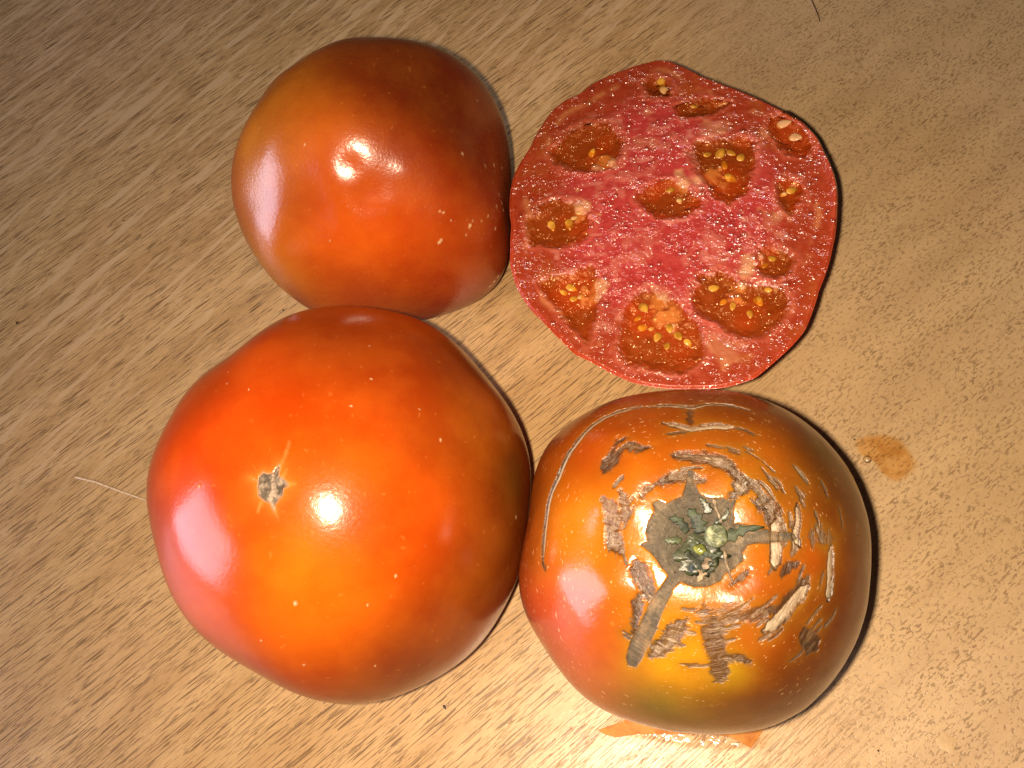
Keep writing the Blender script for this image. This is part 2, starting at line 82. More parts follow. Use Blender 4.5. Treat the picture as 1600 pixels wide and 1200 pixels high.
'AB': [[[-18.76,-2.73,66.56],17.5,[0.44,0.1416,0.006],0.8],[[-10.64,6.85,69.66],15.7,[0.42,0.118,0.006],0.7],[[-26.08,-26.78,38.63],18.2,[0.46,0.1534,0.008],0.7],[[10.85,12.05,65.11],19.6,[0.17,0.0236,0.004],0.9],[[21.36,7.19,55.87],19.7,[0.15,0.0212,0.003],0.9],[[27.43,-4.61,45.31],15.7,[0.18,0.0189,0.003],0.85],[[28.21,-17.73,30.93],11.9,[0.2,0.0236,0.004],0.8],[[-1.14,-29.29,26.39],18.2,[0.24,0.033,0.004],0.8],[[3.88,-24.28,44.25],17.2,[0.8,0.1003,0.004],0.7],[[-5.04,-24.78,46.57],11.5,[0.82,0.118,0.004],0.6],[[16.38,-24.99,29.19],13.9,[0.42,0.0413,0.006],0.7],[[-6.03,-28.96,32.91],11.9,[0.45,0.0708,0.008],0.7],[[-3.61,-12.82,62.63],11.2,[0.68,0.1003,0.005],0.5],[[-25.39,-11.4,59.71],9.8,[0.55,0.177,0.02],0.6]],
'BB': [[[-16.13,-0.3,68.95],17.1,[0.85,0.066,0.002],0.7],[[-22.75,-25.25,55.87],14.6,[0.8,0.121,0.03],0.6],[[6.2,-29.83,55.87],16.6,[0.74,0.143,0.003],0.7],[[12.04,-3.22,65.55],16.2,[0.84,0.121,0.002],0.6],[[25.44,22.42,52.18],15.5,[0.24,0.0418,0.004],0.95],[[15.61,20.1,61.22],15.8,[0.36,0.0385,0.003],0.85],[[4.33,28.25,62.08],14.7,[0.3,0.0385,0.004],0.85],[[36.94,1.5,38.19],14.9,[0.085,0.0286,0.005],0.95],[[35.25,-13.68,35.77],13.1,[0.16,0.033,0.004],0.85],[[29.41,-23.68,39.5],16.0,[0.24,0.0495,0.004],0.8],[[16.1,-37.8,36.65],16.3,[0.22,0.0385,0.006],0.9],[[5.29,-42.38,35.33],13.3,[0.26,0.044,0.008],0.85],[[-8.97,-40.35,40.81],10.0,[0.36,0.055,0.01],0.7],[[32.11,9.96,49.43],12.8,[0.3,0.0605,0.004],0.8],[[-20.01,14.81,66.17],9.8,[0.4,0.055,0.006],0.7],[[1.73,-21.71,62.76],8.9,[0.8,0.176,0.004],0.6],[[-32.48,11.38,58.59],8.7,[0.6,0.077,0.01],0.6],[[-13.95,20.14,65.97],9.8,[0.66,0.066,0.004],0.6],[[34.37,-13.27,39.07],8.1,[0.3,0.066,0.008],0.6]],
'AS': [[[24.29,-5.22,51.21],0.64],[[26.93,14.55,47.81],0.43],[[18.25,-18.33,46.98],0.79],[[18.99,-18.31,46.36],0.63],[[16.47,-22.3,40.16],0.8],[[17.08,-21.91,40.59],0.64],[[24.19,-18.24,40.16],0.64],[[22.91,-19.81,38.63],0.64],[[24.84,-17.46,40.59],0.48],[[28.33,-2.84,42.97],0.66],[[29.71,0.86,38.63],0.68],[[30.93,3.85,33.79],0.69],[[30.49,-5.83,34.89],0.84],[[30.81,-6.99,32.91],0.85],[[30.96,-8.23,31.59],0.68],[[30.08,-10.25,36.21],0.66],[[29.29,-15.07,33.57],0.66],[[28.22,-14.52,38.19],0.49],[[25.91,-19.97,16.31],1.22],[[24.75,-20.67,15.38],1.05],[[27.11,-19.0,17.25],1.04],[[-8.54,-24.44,47.81],0.48],[[14.58,1.55,62.49],0.32],[[6.3,2.98,67.45],0.32],[[-17.15,-6.2,66.07],0.32],[[-9.31,-9.75,65.11],0.31],[[-21.48,-3.48,65.22],0.33],[[5.16,-26.25,37.75],0.32],[[20.22,-19.03,43.83],0.32],[[26.71,-16.42,38.85],0.49],[[29.58,-5.02,39.07],0.5]],
'BS': [[[11.32,22.78,62.35],0.4],[[13.09,14.18,64.53],0.38],[[25.67,3.5,56.75],0.38],[[10.18,7.53,66.75],0.25],[[0.01,-28.06,59.08],0.44],[[-8.27,-33.68,53.88],0.52],[[-1.17,-37.64,49.43],0.59],[[-17.57,-7.4,67.53],0.39],[[12.23,-27.9,54.8],0.31],[[-16.47,16.97,66.47],0.27],[[-9.83,11.21,69.29],0.26],[[21.91,8.9,60.17],0.26],[[7.0,22.37,64.29],0.26],[[4.34,20.57,65.76],0.26],[[22.83,-17.19,54.07],0.25],[[37.16,-6.19,34.01],0.7],[[10.97,-37.48,43.83],0.26],[[-3.16,-34.91,53.13],0.26],[[17.63,-22.87,55.16],0.25],[[-15.5,13.68,67.85],0.27]],
'BF': [["blossom",-1,-1,[[-5.41,-6.6,69.0],[-4.56,-6.12,69.05],[-3.68,-6.38,68.95],[-2.74,-6.27,68.9],[-1.69,-4.78,69.05],[-2.03,-6.8,68.73],[-1.22,-7.25,68.54],[-0.09,-8.4,68.14],[-0.98,-8.89,68.14],[-1.0,-10.05,67.85],[-1.81,-10.97,67.69],[-2.44,-11.48,67.61],[-2.5,-12.59,67.28],[-3.06,-11.42,67.69],[-4.38,-10.69,68.0],[-5.29,-10.06,68.21],[-5.64,-8.78,68.54],[-5.5,-7.69,68.78],[-6.86,-6.99,68.95],[-5.4,-7.41,68.84]]],["ray",0.27,0.07,[[-1.91,-6.15,68.84],[-0.77,-2.97,69.2],[-0.11,-0.23,69.38]]],["ray",0.27,0.07,[[-5.91,-7.21,68.9],[-7.74,-6.4,69.05]]],["ray",0.27,0.07,[[-0.73,-8.47,68.21],[1.68,-8.08,67.92]]],["ray",0.27,0.07,[[-2.54,-11.79,67.53],[-2.17,-13.29,67.02],[-1.67,-14.46,66.56]]],["ray",0.27,0.07,[[-4.82,-11.31,67.85],[-5.45,-12.97,67.37]]],["ray",0.27,0.07,[[-0.97,-6.8,68.6],[-0.2,-5.63,68.73]]],["ray",0.27,0.07,[[-5.62,-6.1,69.1],[-6.62,-4.59,69.38]]]],
'AU': [[[-5.87,-5.13,67.61],9.43,1.4],[[2.7,-9.86,63.67],5.58,0.6],[[-4.61,-16.92,58.76],4.37,0.7],[[6.65,-19.37,52.18],2.34,0.35],[[11.9,-13.69,57.09],2.17,0.28],[[-0.11,-13.67,61.22],2.02,-0.5],[[-8.29,-17.83,57.94],2.2,-0.3],[[3.14,-17.71,55.87],2.49,-0.35],[[-24.43,-16.66,56.75],4.87,-0.9],[[-22.14,-24.37,48.62],5.54,0.6],[[-13.57,-20.56,54.98],6.35,-0.3],[[12.68,-23.12,41.25],6.39,0.3],[[-8.76,-6.55,66.93],6.3,-0.25],[[11.82,-8.27,61.51],3.72,-0.25]],
'BU': [[[-6.73,-10.16,68.21],11.21,0.6],[[-3.7,-8.61,68.48],3.71,-0.25],[[-1.43,-15.17,66.27],4.93,-0.2],[[-13.02,-17.96,64.65],11.46,0.5]],
'CU': [[[0.29,-4.88,62.42],2.75,-0.6],[[-9.93,13.24,62.51],4.75,0.8],[[10.34,-14.34,60.2],4.62,0.5],[[-7.54,7.01,64.14],3.02,0.5],[[-13.48,2.92,62.94],3.01,0.4],[[-14.28,-11.82,60.0],3.0,0.5],[[12.11,-12.86,60.38],2.31,0.5],[[6.8,-16.35,59.93],2.07,0.5],[[2.12,-17.21,59.81],2.98,0.3],[[11.7,0.34,63.33],3.01,0.4],[[-2.27,-12.37,61.03],4.58,0.35],[[-20.99,-15.57,54.67],7.13,0.5],[[-2.09,4.14,64.39],3.46,-0.4],[[-11.16,-5.18,62.3],3.44,-0.3],[[-10.51,-20.7,56.93],4.18,-0.6],[[2.3,-21.06,58.09],4.62,-0.5],[[16.58,-4.99,61.31],4.67,-0.4],[[14.46,-15.23,58.84],3.5,-0.4],[[8.14,7.26,64.12],3.5,0.35],[[-16.33,2.2,61.79],3.5,0.3],[[18.86,-18.84,54.48],3.6,-0.3]],
'D': {"loc":[[[-30.01,22.22],[-25.68,27.76],[-19.89,30.73],[-13.61,30.64],[-10.34,25.61],[-9.45,19.44],[-13.39,14.04],[-20.52,13.44],[-25.59,15.11],[-29.25,18.18]],[[-35.87,1.04],[-33.18,4.92],[-28.06,6.53],[-22.03,5.3],[-18.66,-0.47],[-20.9,-7.37],[-28.41,-8.9],[-34.74,-7.74],[-36.7,-3.23]],[[-34.22,-18.06],[-28.55,-16.59],[-24.27,-16.11],[-19.77,-14.3],[-17.34,-20.19],[-18.41,-27.35],[-21.95,-36.82],[-25.15,-32.54],[-28.79,-27.26],[-31.95,-22.55]],[[-13.34,-30.38],[-11.75,-25.14],[-7.87,-22.67],[-2.4,-24.08],[1.22,-29.16],[4.85,-33.08],[5.78,-38.33],[4.99,-42.92],[-0.53,-45.88],[-7.52,-44.93],[-13.65,-42.84],[-15.06,-38.63]],[[2.6,-25.54],[5.42,-20.58],[10.61,-18.23],[13.88,-21.87],[19.1,-23.48],[24.61,-25.1],[26.14,-29.49],[23.31,-35.05],[18.16,-38.68],[12.94,-38.64],[8.12,-34.11],[3.62,-30.55]],[[19.91,-13.99],[23.13,-12.99],[27.38,-15.25],[29.03,-18.96],[25.49,-22.74],[20.12,-22.85],[18.18,-19.37]],[[6.02,17.15],[8.91,20.62],[15.35,21.54],[22.14,20.59],[24.39,18.22],[22.64,9.91],[19.68,2.49],[14.97,-0.77],[11.45,2.05],[7.31,9.42]],[[-8.04,3.81],[-6.04,7.5],[-1.36,9.4],[3.51,8.78],[7.11,5.37],[9.04,1.25],[6.05,-2.21],[-0.37,-3.36],[-5.41,-0.86]],[[-4.0,42.61],[-1.74,44.19],[1.85,44.1],[3.5,42.4],[4.3,38.93],[2.65,35.89],[-1.23,36.0],[-3.54,38.72]],[[26.25,3.7],[29.9,7.12],[33.19,3.79],[32.77,-1.86],[28.83,-5.13],[26.03,-2.46]],[[27.02,25.54],[31.78,27.47],[35.77,22.45],[37.81,15.29],[34.84,11.7],[30.24,12.81],[26.91,19.85]],[[4.12,33.0],[11.7,35.41],[18.87,32.15],[13.83,28.07],[5.41,28.77]]],"seed":[[-25.23,-1.83,1.78,-1.46,0],[-29.65,-1.91,1.59,-1.3,0],[-23.87,-0.2,0.98,0.31,1],[-22.51,1.63,1.14,-2.83,1],[-25.14,-20.85,1.48,-0.49,0],[-24.61,-24.0,1.24,0.31,0],[-22.87,-23.44,1.11,0.51,1],[-27.21,-21.93,1.15,2.66,0],[-8.06,-28.05,1.71,-1.18,0],[-8.7,-33.23,1.36,0.31,0],[-5.48,-36.25,1.49,-1.95,0],[-0.62,-36.33,1.47,-1.19,0],[-6.64,-33.76,0.94,0.69,1],[-2.51,-34.12,1.36,-1.5,0],[1.41,-38.36,1.26,-1.03,0],[-9.74,-30.71,1.06,-2.83,0],[-3.46,-38.79,1.17,-1.72,0],[8.76,-24.18,1.5,0.21,0],[18.59,-28.47,1.64,-1.24,0],[20.94,-25.9,1.16,-0.31,0],[16.14,-32.03,1.18,-1.54,0],[10.44,-28.04,1.11,-2.46,0],[12.48,-29.62,1.2,-1.82,0],[23.18,-17.39,1.34,0.11,0],[21.23,-18.81,1.1,0.5,0],[14.28,15.74,1.94,1.04,0],[16.97,15.38,1.33,-0.57,0],[16.0,7.74,1.8,-0.56,0],[11.07,15.76,1.31,0.31,0],[19.2,13.84,1.59,1.18,0],[14.88,12.15,1.43,1.6,0],[0.71,5.64,1.3,-2.83,0],[2.83,2.18,0.99,0.52,1],[1.11,41.75,2.06,-1.58,0],[1.58,38.93,1.58,-1.51,1],[30.21,1.97,1.61,0.41,0],[27.95,1.08,1.1,-2.83,1],[30.98,23.09,2.1,0.2,2],[33.2,18.36,1.92,-0.48,2],[-18.49,20.59,1.38,1.09,0],[9.13,32.16,1.0,-0.15,0]],"pale":[[-15.22,18.23,2.3,1],[-13.63,16.54,1.64,1],[-17.84,15.83,1.48,0.8],[-22.47,2.63,2.47,0.9],[-18.57,-20.77,2.14,0.9],[-22.16,-20.78,1.31,0.8],[-19.49,-24.3,1.48,0.7],[-3.89,-26.68,2.14,0.9],[-2.66,-30.31,2.14,1],[-1.56,-33.35,1.64,0.9],[-4.78,-32.71,1.15,0.7],[14.94,-24.61,2.14,1],[16.41,-20.66,2.3,0.9],[17.56,-17.16,1.97,0.8],[13.5,-26.93,1.48,0.9],[20.61,-16.57,1.31,0.6],[4.18,7.02,2.47,0.9],[7.73,7.38,1.97,0.8],[11.47,9.94,2.14,0.9],[13.67,11.29,1.31,0.9],[13.95,6.19,1.15,0.6],[-3.17,31.76,1.64,0.3],[3.43,9.55,1.48,0.7],[25.79,-5.03,1.48,0.4],[9.15,-40.68,3.29,0.35],[7.25,-38.02,2.63,0.3],[25.81,20.02,1.64,0.3],[-5.83,21.87,2.14,0.3],[-2.56,20.99,2.14,0.3],[12.41,22.97,3.29,0.35],[15.84,24.62,2.3,0.3],[24.06,-6.73,1.97,0.3],[27.92,-38.14,1.31,0.2]],"lip":[40.37,3.84]},
'TB': {"crumb":[[-193.4,135.17,7,4.5,80],[-50.14,18.45,8,4,-50],[-164.35,171.4,5,2.6,0],[-103.79,131.58,4,4,0],[52.57,79.89,3.4,3.4,0],[-171.15,158.49,3,2,20],[98.26,211.38,2.4,2,0],[22.26,87.48,2,2,0],[-71.87,160.23,1,1,0],[45.83,8.35,3,3,0]],"scratch":[[-160.56,81.92],[-153.75,80.01],[-145.17,76.71],[-137.24,73.87]],"stain":[[51.48,79.78],[55.15,81.61],[59.74,81.66],[63.93,79.68],[65.94,76.0],[66.4,72.15],[64.18,68.99],[60.17,67.25],[57.58,69.35],[55.65,73.77],[52.64,75.63]],"drop":[54.72,74.49],"puddle":[[-15.51,14.82],[-11.98,12.34],[-6.3,10.95],[-0.67,9.84],[6.28,8.87],[11.84,8.7],[17.3,8.15],[24.22,8.88],[26.09,12.78],[17.02,18.23],[-4.3,19.91]],"scrap":[[-14.21,12.98],[-11.56,13.9],[-8.19,14.81],[-6.54,18.47],[-2.38,26.78],[8.3,32.27],[17.98,27.77],[22.59,18.73],[24.12,14.31],[21.82,12.36],[20.49,10.42],[19.1,9.0],[17.44,10.05],[14.82,11.38],[10.02,11.95],[4.43,12.0],[-0.51,12.04],[-5.48,12.09],[-10.24,11.46],[-12.52,12.02]],"hair":[[63.99,231.77],[64.59,227.63],[65.07,224.13],[65.13,221.86]],"fleck":[[91.2,215.6,15],[53.36,203.06,8],[65.57,156.62,10],[57.41,40.47,7],[58.45,38.56,6],[65.13,157.13,9],[59.94,9.89,26],[84.67,147.4,7]],"flap":[[-21.58,45.3],[-15.66,47.2],[-11.24,47.44],[-14.08,43.2],[-20.0,39.94]],"flap2":[[-27.74,40.65],[-24.68,42.74],[-21.14,42.43],[-22.17,37.97],[-27.14,35.97]]}}

# ---- helpers
def link(o): scene.collection.objects.link(o); return o
def tag(o, label=None, cat=None, group=None, kind=None):
    if label: o['label'] = label
    if cat: o['category'] = cat
    if group: o['group'] = group
    if kind: o['kind'] = kind
    return o
def empty(name, loc=(0,0,0)):
    o = bpy.data.objects.new(name, None); o.location = loc; o.empty_display_size = .01; return link(o)
def meshobj(name, V, F, mat, parent=None, smooth=True, loc=(0,0,0)):
    """V (n,3) metres, F (m,k) int array or list of faces"""
    me = bpy.data.meshes.new(name); V = np.asarray(V, np.float32)
    if isinstance(F, np.ndarray):
        m,k = F.shape
        me.vertices.add(len(V)); me.vertices.foreach_set('co', V.ravel())
        me.loops.add(m*k); me.loops.foreach_set('vertex_index', F.astype(np.int32).ravel())
        me.polygons.add(m); me.polygons.foreach_set('loop_start', np.arange(0,m*k,k,dtype=np.int32))
        me.update(calc_edges=True)
    else:
        me.from_pydata([tuple(map(float,v)) for v in V], [], F)
    me.polygons.foreach_set('use_smooth', [smooth]*len(me.polygons))
    me.materials.append(mat)
    o = bpy.data.objects.new(name, me); o.parent = parent; o.location = loc
    return link(o)
def attr(o, name, A, typ='FLOAT_COLOR'):
    a = o.data.attributes.new(name, typ, 'POINT')
    if typ == 'FLOAT_COLOR':
        A = np.concatenate([A, np.ones((len(A),1))],1) if A.shape[1]==3 else A
        a.data.foreach_set('color', A.astype(np.float32).ravel())
    elif typ == 'FLOAT_VECTOR': a.data.foreach_set('vector', A.astype(np.float32).ravel())
    else: a.data.foreach_set('value', A.astype(np.float32).ravel())
def sstep(a,b,x): t = np.clip((x-a)/(b-a),0,1); return t*t*(3-2*t)
def seg_sd(P, pts, w0, w1):
    """distance to a polyline minus its tapering half width (mm)"""
    pts = np.asarray(pts,float); n = len(pts)-1; best = np.full(len(P),1e9); D = P.shape[1]; pts = pts[:,:D]
    L = np.r_[0,np.cumsum(np.linalg.norm(np.diff(pts,axis=0),axis=1))]; tot = L[-1]+1e-9
    for i in range(n):
        a,b = pts[i],pts[i+1]; ab = b-a; t = np.clip((P-a)@ab/(ab@ab+1e-12),0,1)
        d = np.linalg.norm(P-a-t[:,None]*ab,axis=1); s = (L[i]+t*(L[i+1]-L[i]))/tot
        taper = np.clip(np.minimum(s,1-s)*9,.25,1)
        best = np.minimum(best, d-.5*(w0+(w1-w0)*s)*taper)
    return best
def poly_sd(P, poly):
    """signed distance to a polygon in plan, negative inside (mm)"""
    p = np.asarray(poly,float)[:,:2]; q = np.roll(p,-1,0); x = P[:,:2]; d = np.full(len(x),1e9); ins = np.zeros(len(x),bool)
    for a,b in zip(p,q):
        ab = b-a; t = np.clip((x-a)@ab/(ab@ab+1e-12),0,1); d = np.minimum(d, np.linalg.norm(x-a-t[:,None]*ab,axis=1))
        c = ((a[1]>x[:,1])!=(b[1]>x[:,1])) & (x[:,0] < (b[0]-a[0])*(x[:,1]-a[1])/(b[1]-a[1]+1e-12)+a[0]); ins ^= c
    return np.where(ins,-d,d)
def near(P, pts, pad):
    p = np.asarray(pts,float)[:,:P.shape[1]]; return np.where(((P>=p.min(0)-pad)&(P<=p.max(0)+pad)).all(1))[0]
# ---- material helpers
class NT:
    def __init__(s, name):
        s.m = bpy.data.materials.new(name); s.m.use_nodes = True; s.t = s.m.node_tree; s.n = s.t.nodes; s.l = s.t.links
        s.n.clear(); s.out = s.n.new('ShaderNodeOutputMaterial')
    def add(s, typ, ins=None, **kw):
        x = s.n.new(typ)
        for k,v in kw.items(): setattr(x,k,v)
        for k,v in (ins or {}).items(): s.set(x.inputs[k], v)
        return x
    def set(s, sock, v):
        if isinstance(v, bpy.types.NodeSocket): s.l.new(v, sock)
        elif isinstance(v, bpy.types.Node): s.l.new(v.outputs[0], sock)
        else: sock.default_value = v
    def math(s, op, a, b=0.0, c=None):
        x = s.n.new('ShaderNodeMath'); x.operation = op; s.set(x.inputs[0],a); s.set(x.inputs[1],b)
        if c is not None: s.set(x.inputs[2],c)
        return x.outputs[0]
    def ramp(s, v, a, b, c=0.0, d=1.0):
        x = s.n.new('ShaderNodeMapRange'); x.interpolation_type = 'SMOOTHSTEP'
        for i,q in enumerate((v,a,b,c,d)): s.set(x.inputs[i],q)
        return x.outputs[0]
    def mix(s, f, a, b, blend='MIX'):
        x = s.n.new('ShaderNodeMix'); x.data_type = 'RGBA'; x.blend_type = blend
        s.set(x.inputs['Factor'],f); s.set(x.inputs[6],a); s.set(x.inputs[7],b); return x.outputs[2]
    def noise(s, vec, scale, detail=3, rough=.55, dist=0.0):
        x = s.add('ShaderNodeTexNoise', {'Vector':vec,'Scale':scale,'Detail':detail,'Roughness':rough,'Distortion':dist}); return x.outputs[0]
    def mapv(s, vec, scale=(1,1,1), rot=(0,0,0), loc=(0,0,0)):
        x = s.add('ShaderNodeMapping', {'Vector':vec,'Scale':scale,'Rotation':rot,'Location':loc}); return x.outputs[0]
    def bump(s, h, strength, dist, normal=None):
        x = s.add('ShaderNodeBump', {'Height':h,'Strength':strength,'Distance':dist})
        if normal is not None: s.l.new(normal, x.inputs['Normal'])
        return x.outputs[0]
    def bsdf(s, **kw):
        x = s.n.new('ShaderNodeBsdfPrincipled')
        for k,v in kw.items(): s.set(x.inputs[k.replace('_',' ')], v)
        s.l.new(x.outputs[0], s.out.inputs[0]); return x
def rgb(*c): return (*c,1.0)

# ---- table top: wood-print laminate
def table_mat():
    m = NT('wood_laminate'); tc = m.add('ShaderNodeTexCoord').outputs['Object']
    ang = math.radians(38.5)
    warp = m.add('ShaderNodeTexNoise', {'Vector':tc,'Scale':9.0,'Detail':2.0})
    v0 = m.add('ShaderNodeVectorMath', {0:warp.outputs[1],1:(.5,.5,.5)}, operation='SUBTRACT').outputs[0]
    v1 = m.add('ShaderNodeVectorMath', {0:v0,'Scale':0.004}, operation='SCALE').outputs[0]
    v2 = m.add('ShaderNodeVectorMath', {0:tc,1:v1}, operation='ADD').outputs[0]
    g = m.mapv(m.mapv(v2, rot=(0,0,-ang)), scale=(1,1,1))         # x now runs along the grain
    sx = m.add('ShaderNodeSeparateXYZ', {0:tc})
    # pores: long strokes at the left, short specks at the right
    def pores(lx, ly, lo, hi, seed):
        n = m.noise(m.mapv(g, scale=(1/lx,1/ly,1), loc=(seed,seed*.7,0)), 1.0, 2.0, .6, .3); return m.ramp(n, lo, hi)
    longp = pores(.0110,.00046,.56,.605,3.1); midp = pores(.0050,.00040,.57,.62,8.7); shortp = pores(.0019,.00060,.535,.62,5.3); dots = pores(.0011,.0008,.57,.65,1.3)
    side = m.math('ADD', m.ramp(sx.outputs[0], -.035, .095), m.math('MULTIPLY', m.math('SUBTRACT', m.noise(tc, 14.0, 2), .5), .7))
    side = m.ramp(side, .25, .75)
    clump = m.ramp(m.noise(m.mapv(g, scale=(1/.028,1/.0050,1)), 1.0, 3, .6), .28, .50, .60, 1.0)
    clump2 = m.ramp(m.noise(m.mapv(g, scale=(1/.012,1/.0055,1), loc=(4,9,0)), 1.0, 3, .6), .36, .60)
    left = m.math('MAXIMUM', m.math('MULTIPLY', longp, clump), m.math('MULTIPLY', midp, m.math('MULTIPLY', clump2, .9)))
    right = m.math('MAXIMUM', m.math('MULTIPLY', shortp, clump2), m.math('MULTIPLY', dots, .8))
    pm = m.math('ADD', m.math('MULTIPLY', left, m.math('SUBTRACT',1.0,side)), m.math('MULTIPLY', right, m.math('MULTIPLY',side,.75)))
    # pale medullary flecks crossing the grain at a slant, mostly far left
    g2 = m.mapv(v2, rot=(0,0,-ang-math.radians(9)))
    ray = m.ramp(m.noise(m.mapv(g2, scale=(1/.030,1/.0030,1)), 1.0, 2.5, .5, .4), .55, .62)
    ray = m.math('MULTIPLY', ray, m.math('MULTIPLY', m.ramp(m.math('SUBTRACT', sx.outputs[1], m.math('MULTIPLY', sx.outputs[0], .7)), .14, .24), m.math('SUBTRACT', 1.0, side)))
    pm = m.math('MULTIPLY', pm, m.math('SUBTRACT', 1.0, m.math('MULTIPLY', ray, .85)))
    tone = m.noise(m.mapv(g, scale=(1/.045,1/.009,1)), 1.0, 4, .55)
    tone2 = m.noise(tc, 11.0, 3, .5)
    fine = m.noise(m.mapv(g, scale=(1/.0025,1/.0007,1)), 1.0, 3, .6)
    base = m.mix(m.ramp(tone,.32,.68), rgb(.46,.275,.115), rgb(.60,.385,.18))
    base = m.mix(m.math('MULTIPLY', m.ramp(tone2,.4,.65), .32), base, rgb(.53,.335,.13))
    base = m.mix(m.math('MULTIPLY', m.ramp(fine,.35,.7), .30), base, rgb(.36,.21,.10))
    base = m.mix(m.math('MULTIPLY', ray, .55), base, rgb(.62,.43,.24))
    base = m.mix(m.math('MULTIPLY', side, .38), base, rgb(.49,.37,.245))
    base = m.mix(m.math('MULTIPLY', pm, .80), base, rgb(.13,.065,.026))
    rough = m.math('ADD', .31, m.math('MULTIPLY', m.noise(tc, 160.0, 3), .12))
    h = m.math('SUBTRACT', m.math('MULTIPLY', m.noise(tc, 900.0, 2), .35), pm)
    m.bsdf(Base_Color=base, Roughness=rough, Specular_IOR_Level=.62, Normal=m.bump(h, .5, .00012))
    return m.m
bm = bmesh.new(); bmesh.ops.create_cube(bm, size=1.0, matrix=Matrix.Translation((.02,.15,-.0125))@Matrix.Diagonal((1.5,1.1,.025,1)))
bmesh.ops.bevel(bm, geom=[e for e in bm.edges], offset=.002, segments=3, affect='EDGES')
me = bpy.data.meshes.new('table_top'); bm.to_mesh(me); bm.free(); me.materials.append(table_mat())
tag(link(bpy.data.objects.new('table_top', me)), 'wood print laminate table top with slanting dark grain under the tomatoes', kind='structure')

# ---- tomato skin
def skin_mat(name, rough=.27, grain=.5, dash=0.0, sss=.06, spec=.65):
    m = NT(name); tc = m.add('ShaderNodeTexCoord').outputs['Object']
    col = m.add('ShaderNodeAttribute', attribute_name='skin_colour').outputs['Color']
    ring = m.add('ShaderNodeAttribute', attribute_name='ring').outputs['Vector']
    msk = m.add('ShaderNodeSeparateXYZ', {0: m.add('ShaderNodeAttribute', attribute_name='wear').outputs['Vector']})
    scar = msk.outputs[0]; cork = msk.outputs[1]
    n1 = m.noise(tc, 75.0, 4, .6); n2 = m.noise(tc, 1300.0, 2, .6)
    base = m.mix(m.ramp(n1,.3,.7), m.mix(.86, rgb(.05,.0,.0), col), m.mix(.95, rgb(.95,.40,.03), col))
    spk = m.ramp(m.noise(tc, 700.0, 1, .5), .70, .78)
    base = m.mix(m.math('MULTIPLY', spk, .12), base, rgb(.75,.30,.06))
    if dash:
        dn = m.ramp(m.noise(m.mapv(ring, scale=(2.4,2.4,1.5)), 1.0, 1, .4), .70, .75)
        dn = m.math('MULTIPLY', dn, m.ramp(m.noise(tc, 60.0, 2), .40, .58))
        dn = m.math('MULTIPLY', dn, m.math('SUBTRACT', 1.0, scar))
        base = m.mix(m.math('MULTIPLY', dn, .75*dash), base, rgb(.78,.50,.24))
    # scars: fine concentric furrows with ragged, streaky edges
    st = m.noise(m.mapv(ring, scale=(.50,.50,.85)), 1.0, 5, .66, .5); st2 = m.noise(tc, 420.0, 4, .65)
    tone = msk.outputs[2]
    sv = m.math('ADD', scar, m.math('MULTIPLY', m.math('SUBTRACT', st, .5), 2.1))
    scar = m.math('MULTIPLY', m.ramp(sv, .26, .78, 0.0, .95), m.ramp(scar, .02, .15))
    tv = m.math('ADD', tone, m.math('ADD', m.math('MULTIPLY', m.math('SUBTRACT', st, .5), 2.6), m.math('MULTIPLY', m.math('SUBTRACT', st2, .5), .9)))
    sc = m.mix(m.ramp(tv, -.10, .45), rgb(.030,.014,.007), rgb(.115,.070,.036))
    sc = m.mix(m.ramp(tv, .55, 1.25), sc, rgb(.36,.28,.19))
    sc = m.mix(m.math('MULTIPLY', m.ramp(n1,.35,.65), .22), sc, rgb(.30,.11,.02))
    ck = m.mix(m.ramp(st2,.35,.66), rgb(.06,.040,.020), m.mix(.88, rgb(.36,.27,.16), col))
    ck = m.mix(m.math('MULTIPLY', m.ramp(m.noise(tc, 210.0, 3), .5, .66), .5), ck, rgb(.07,.045,.022)); ck = m.mix(m.math('MULTIPLY', m.ramp(m.noise(m.mapv(ring, scale=(1.6,1.6,.18)), 1.0, 3, .6), .42, .62), .65), ck, rgb(.045,.032,.014))
    cv = m.math('ADD', cork, m.math('MULTIPLY', m.math('SUBTRACT', st2, .5), .9)); cork = m.ramp(cv, .40, .60)
    base = m.mix(scar, base, sc); base = m.mix(cork, base, ck)
    sa = m.math('MAXIMUM', scar, cork)
    ro = m.math('ADD', m.math('ADD', rough, m.math('MULTIPLY', n2, .10)), m.math('MULTIPLY', sa, .12))
    ro = m.math('ADD', ro, m.math('MULTIPLY', cork, .25))
    h = m.math('ADD', m.math('MULTIPLY', n2, grain), m.math('MULTIPLY', m.noise(tc, 130.0, 2), grain*1.2))
    b1 = m.bump(h, .35, .00012)
    h2 = m.math('MULTIPLY', sa, m.math('SUBTRACT', m.math('ADD', st, m.math('MULTIPLY', st2, .5)), 1.0))
    b2 = m.bump(h2, .7, .0005, b1)
    m.bsdf(Base_Color=base, Roughness=ro, Specular_IOR_Level=spec, Normal=b2, Subsurface_Weight=m.math('MULTIPLY', m.math('SUBTRACT',1.0,sa), sss),
           Subsurface_Radius=(1.0,.25,.06), Subsurface_Scale=.0035)
    return m.m
def grid_faces(nr, nt, cap=True):
    i = np.arange(nr-1)[:,None]*nt; j = np.arange(nt)[None,:]; k = (j+1)%nt
    return np.stack([i+j,i+k,i+nt+k,i+nt+j],-1).reshape(-1,4)
def normals(V):
    N = np.cross(np.roll(V,-1,1)-np.roll(V,1,1), np.gradient(V,axis=0)); L = np.linalg.norm(N,axis=-1,keepdims=True)
    N = np.where(L>1e-9, N/np.maximum(L,1e-9), 0); N[0] = (0,0,-1); N[-1] = (0,0,1); return N
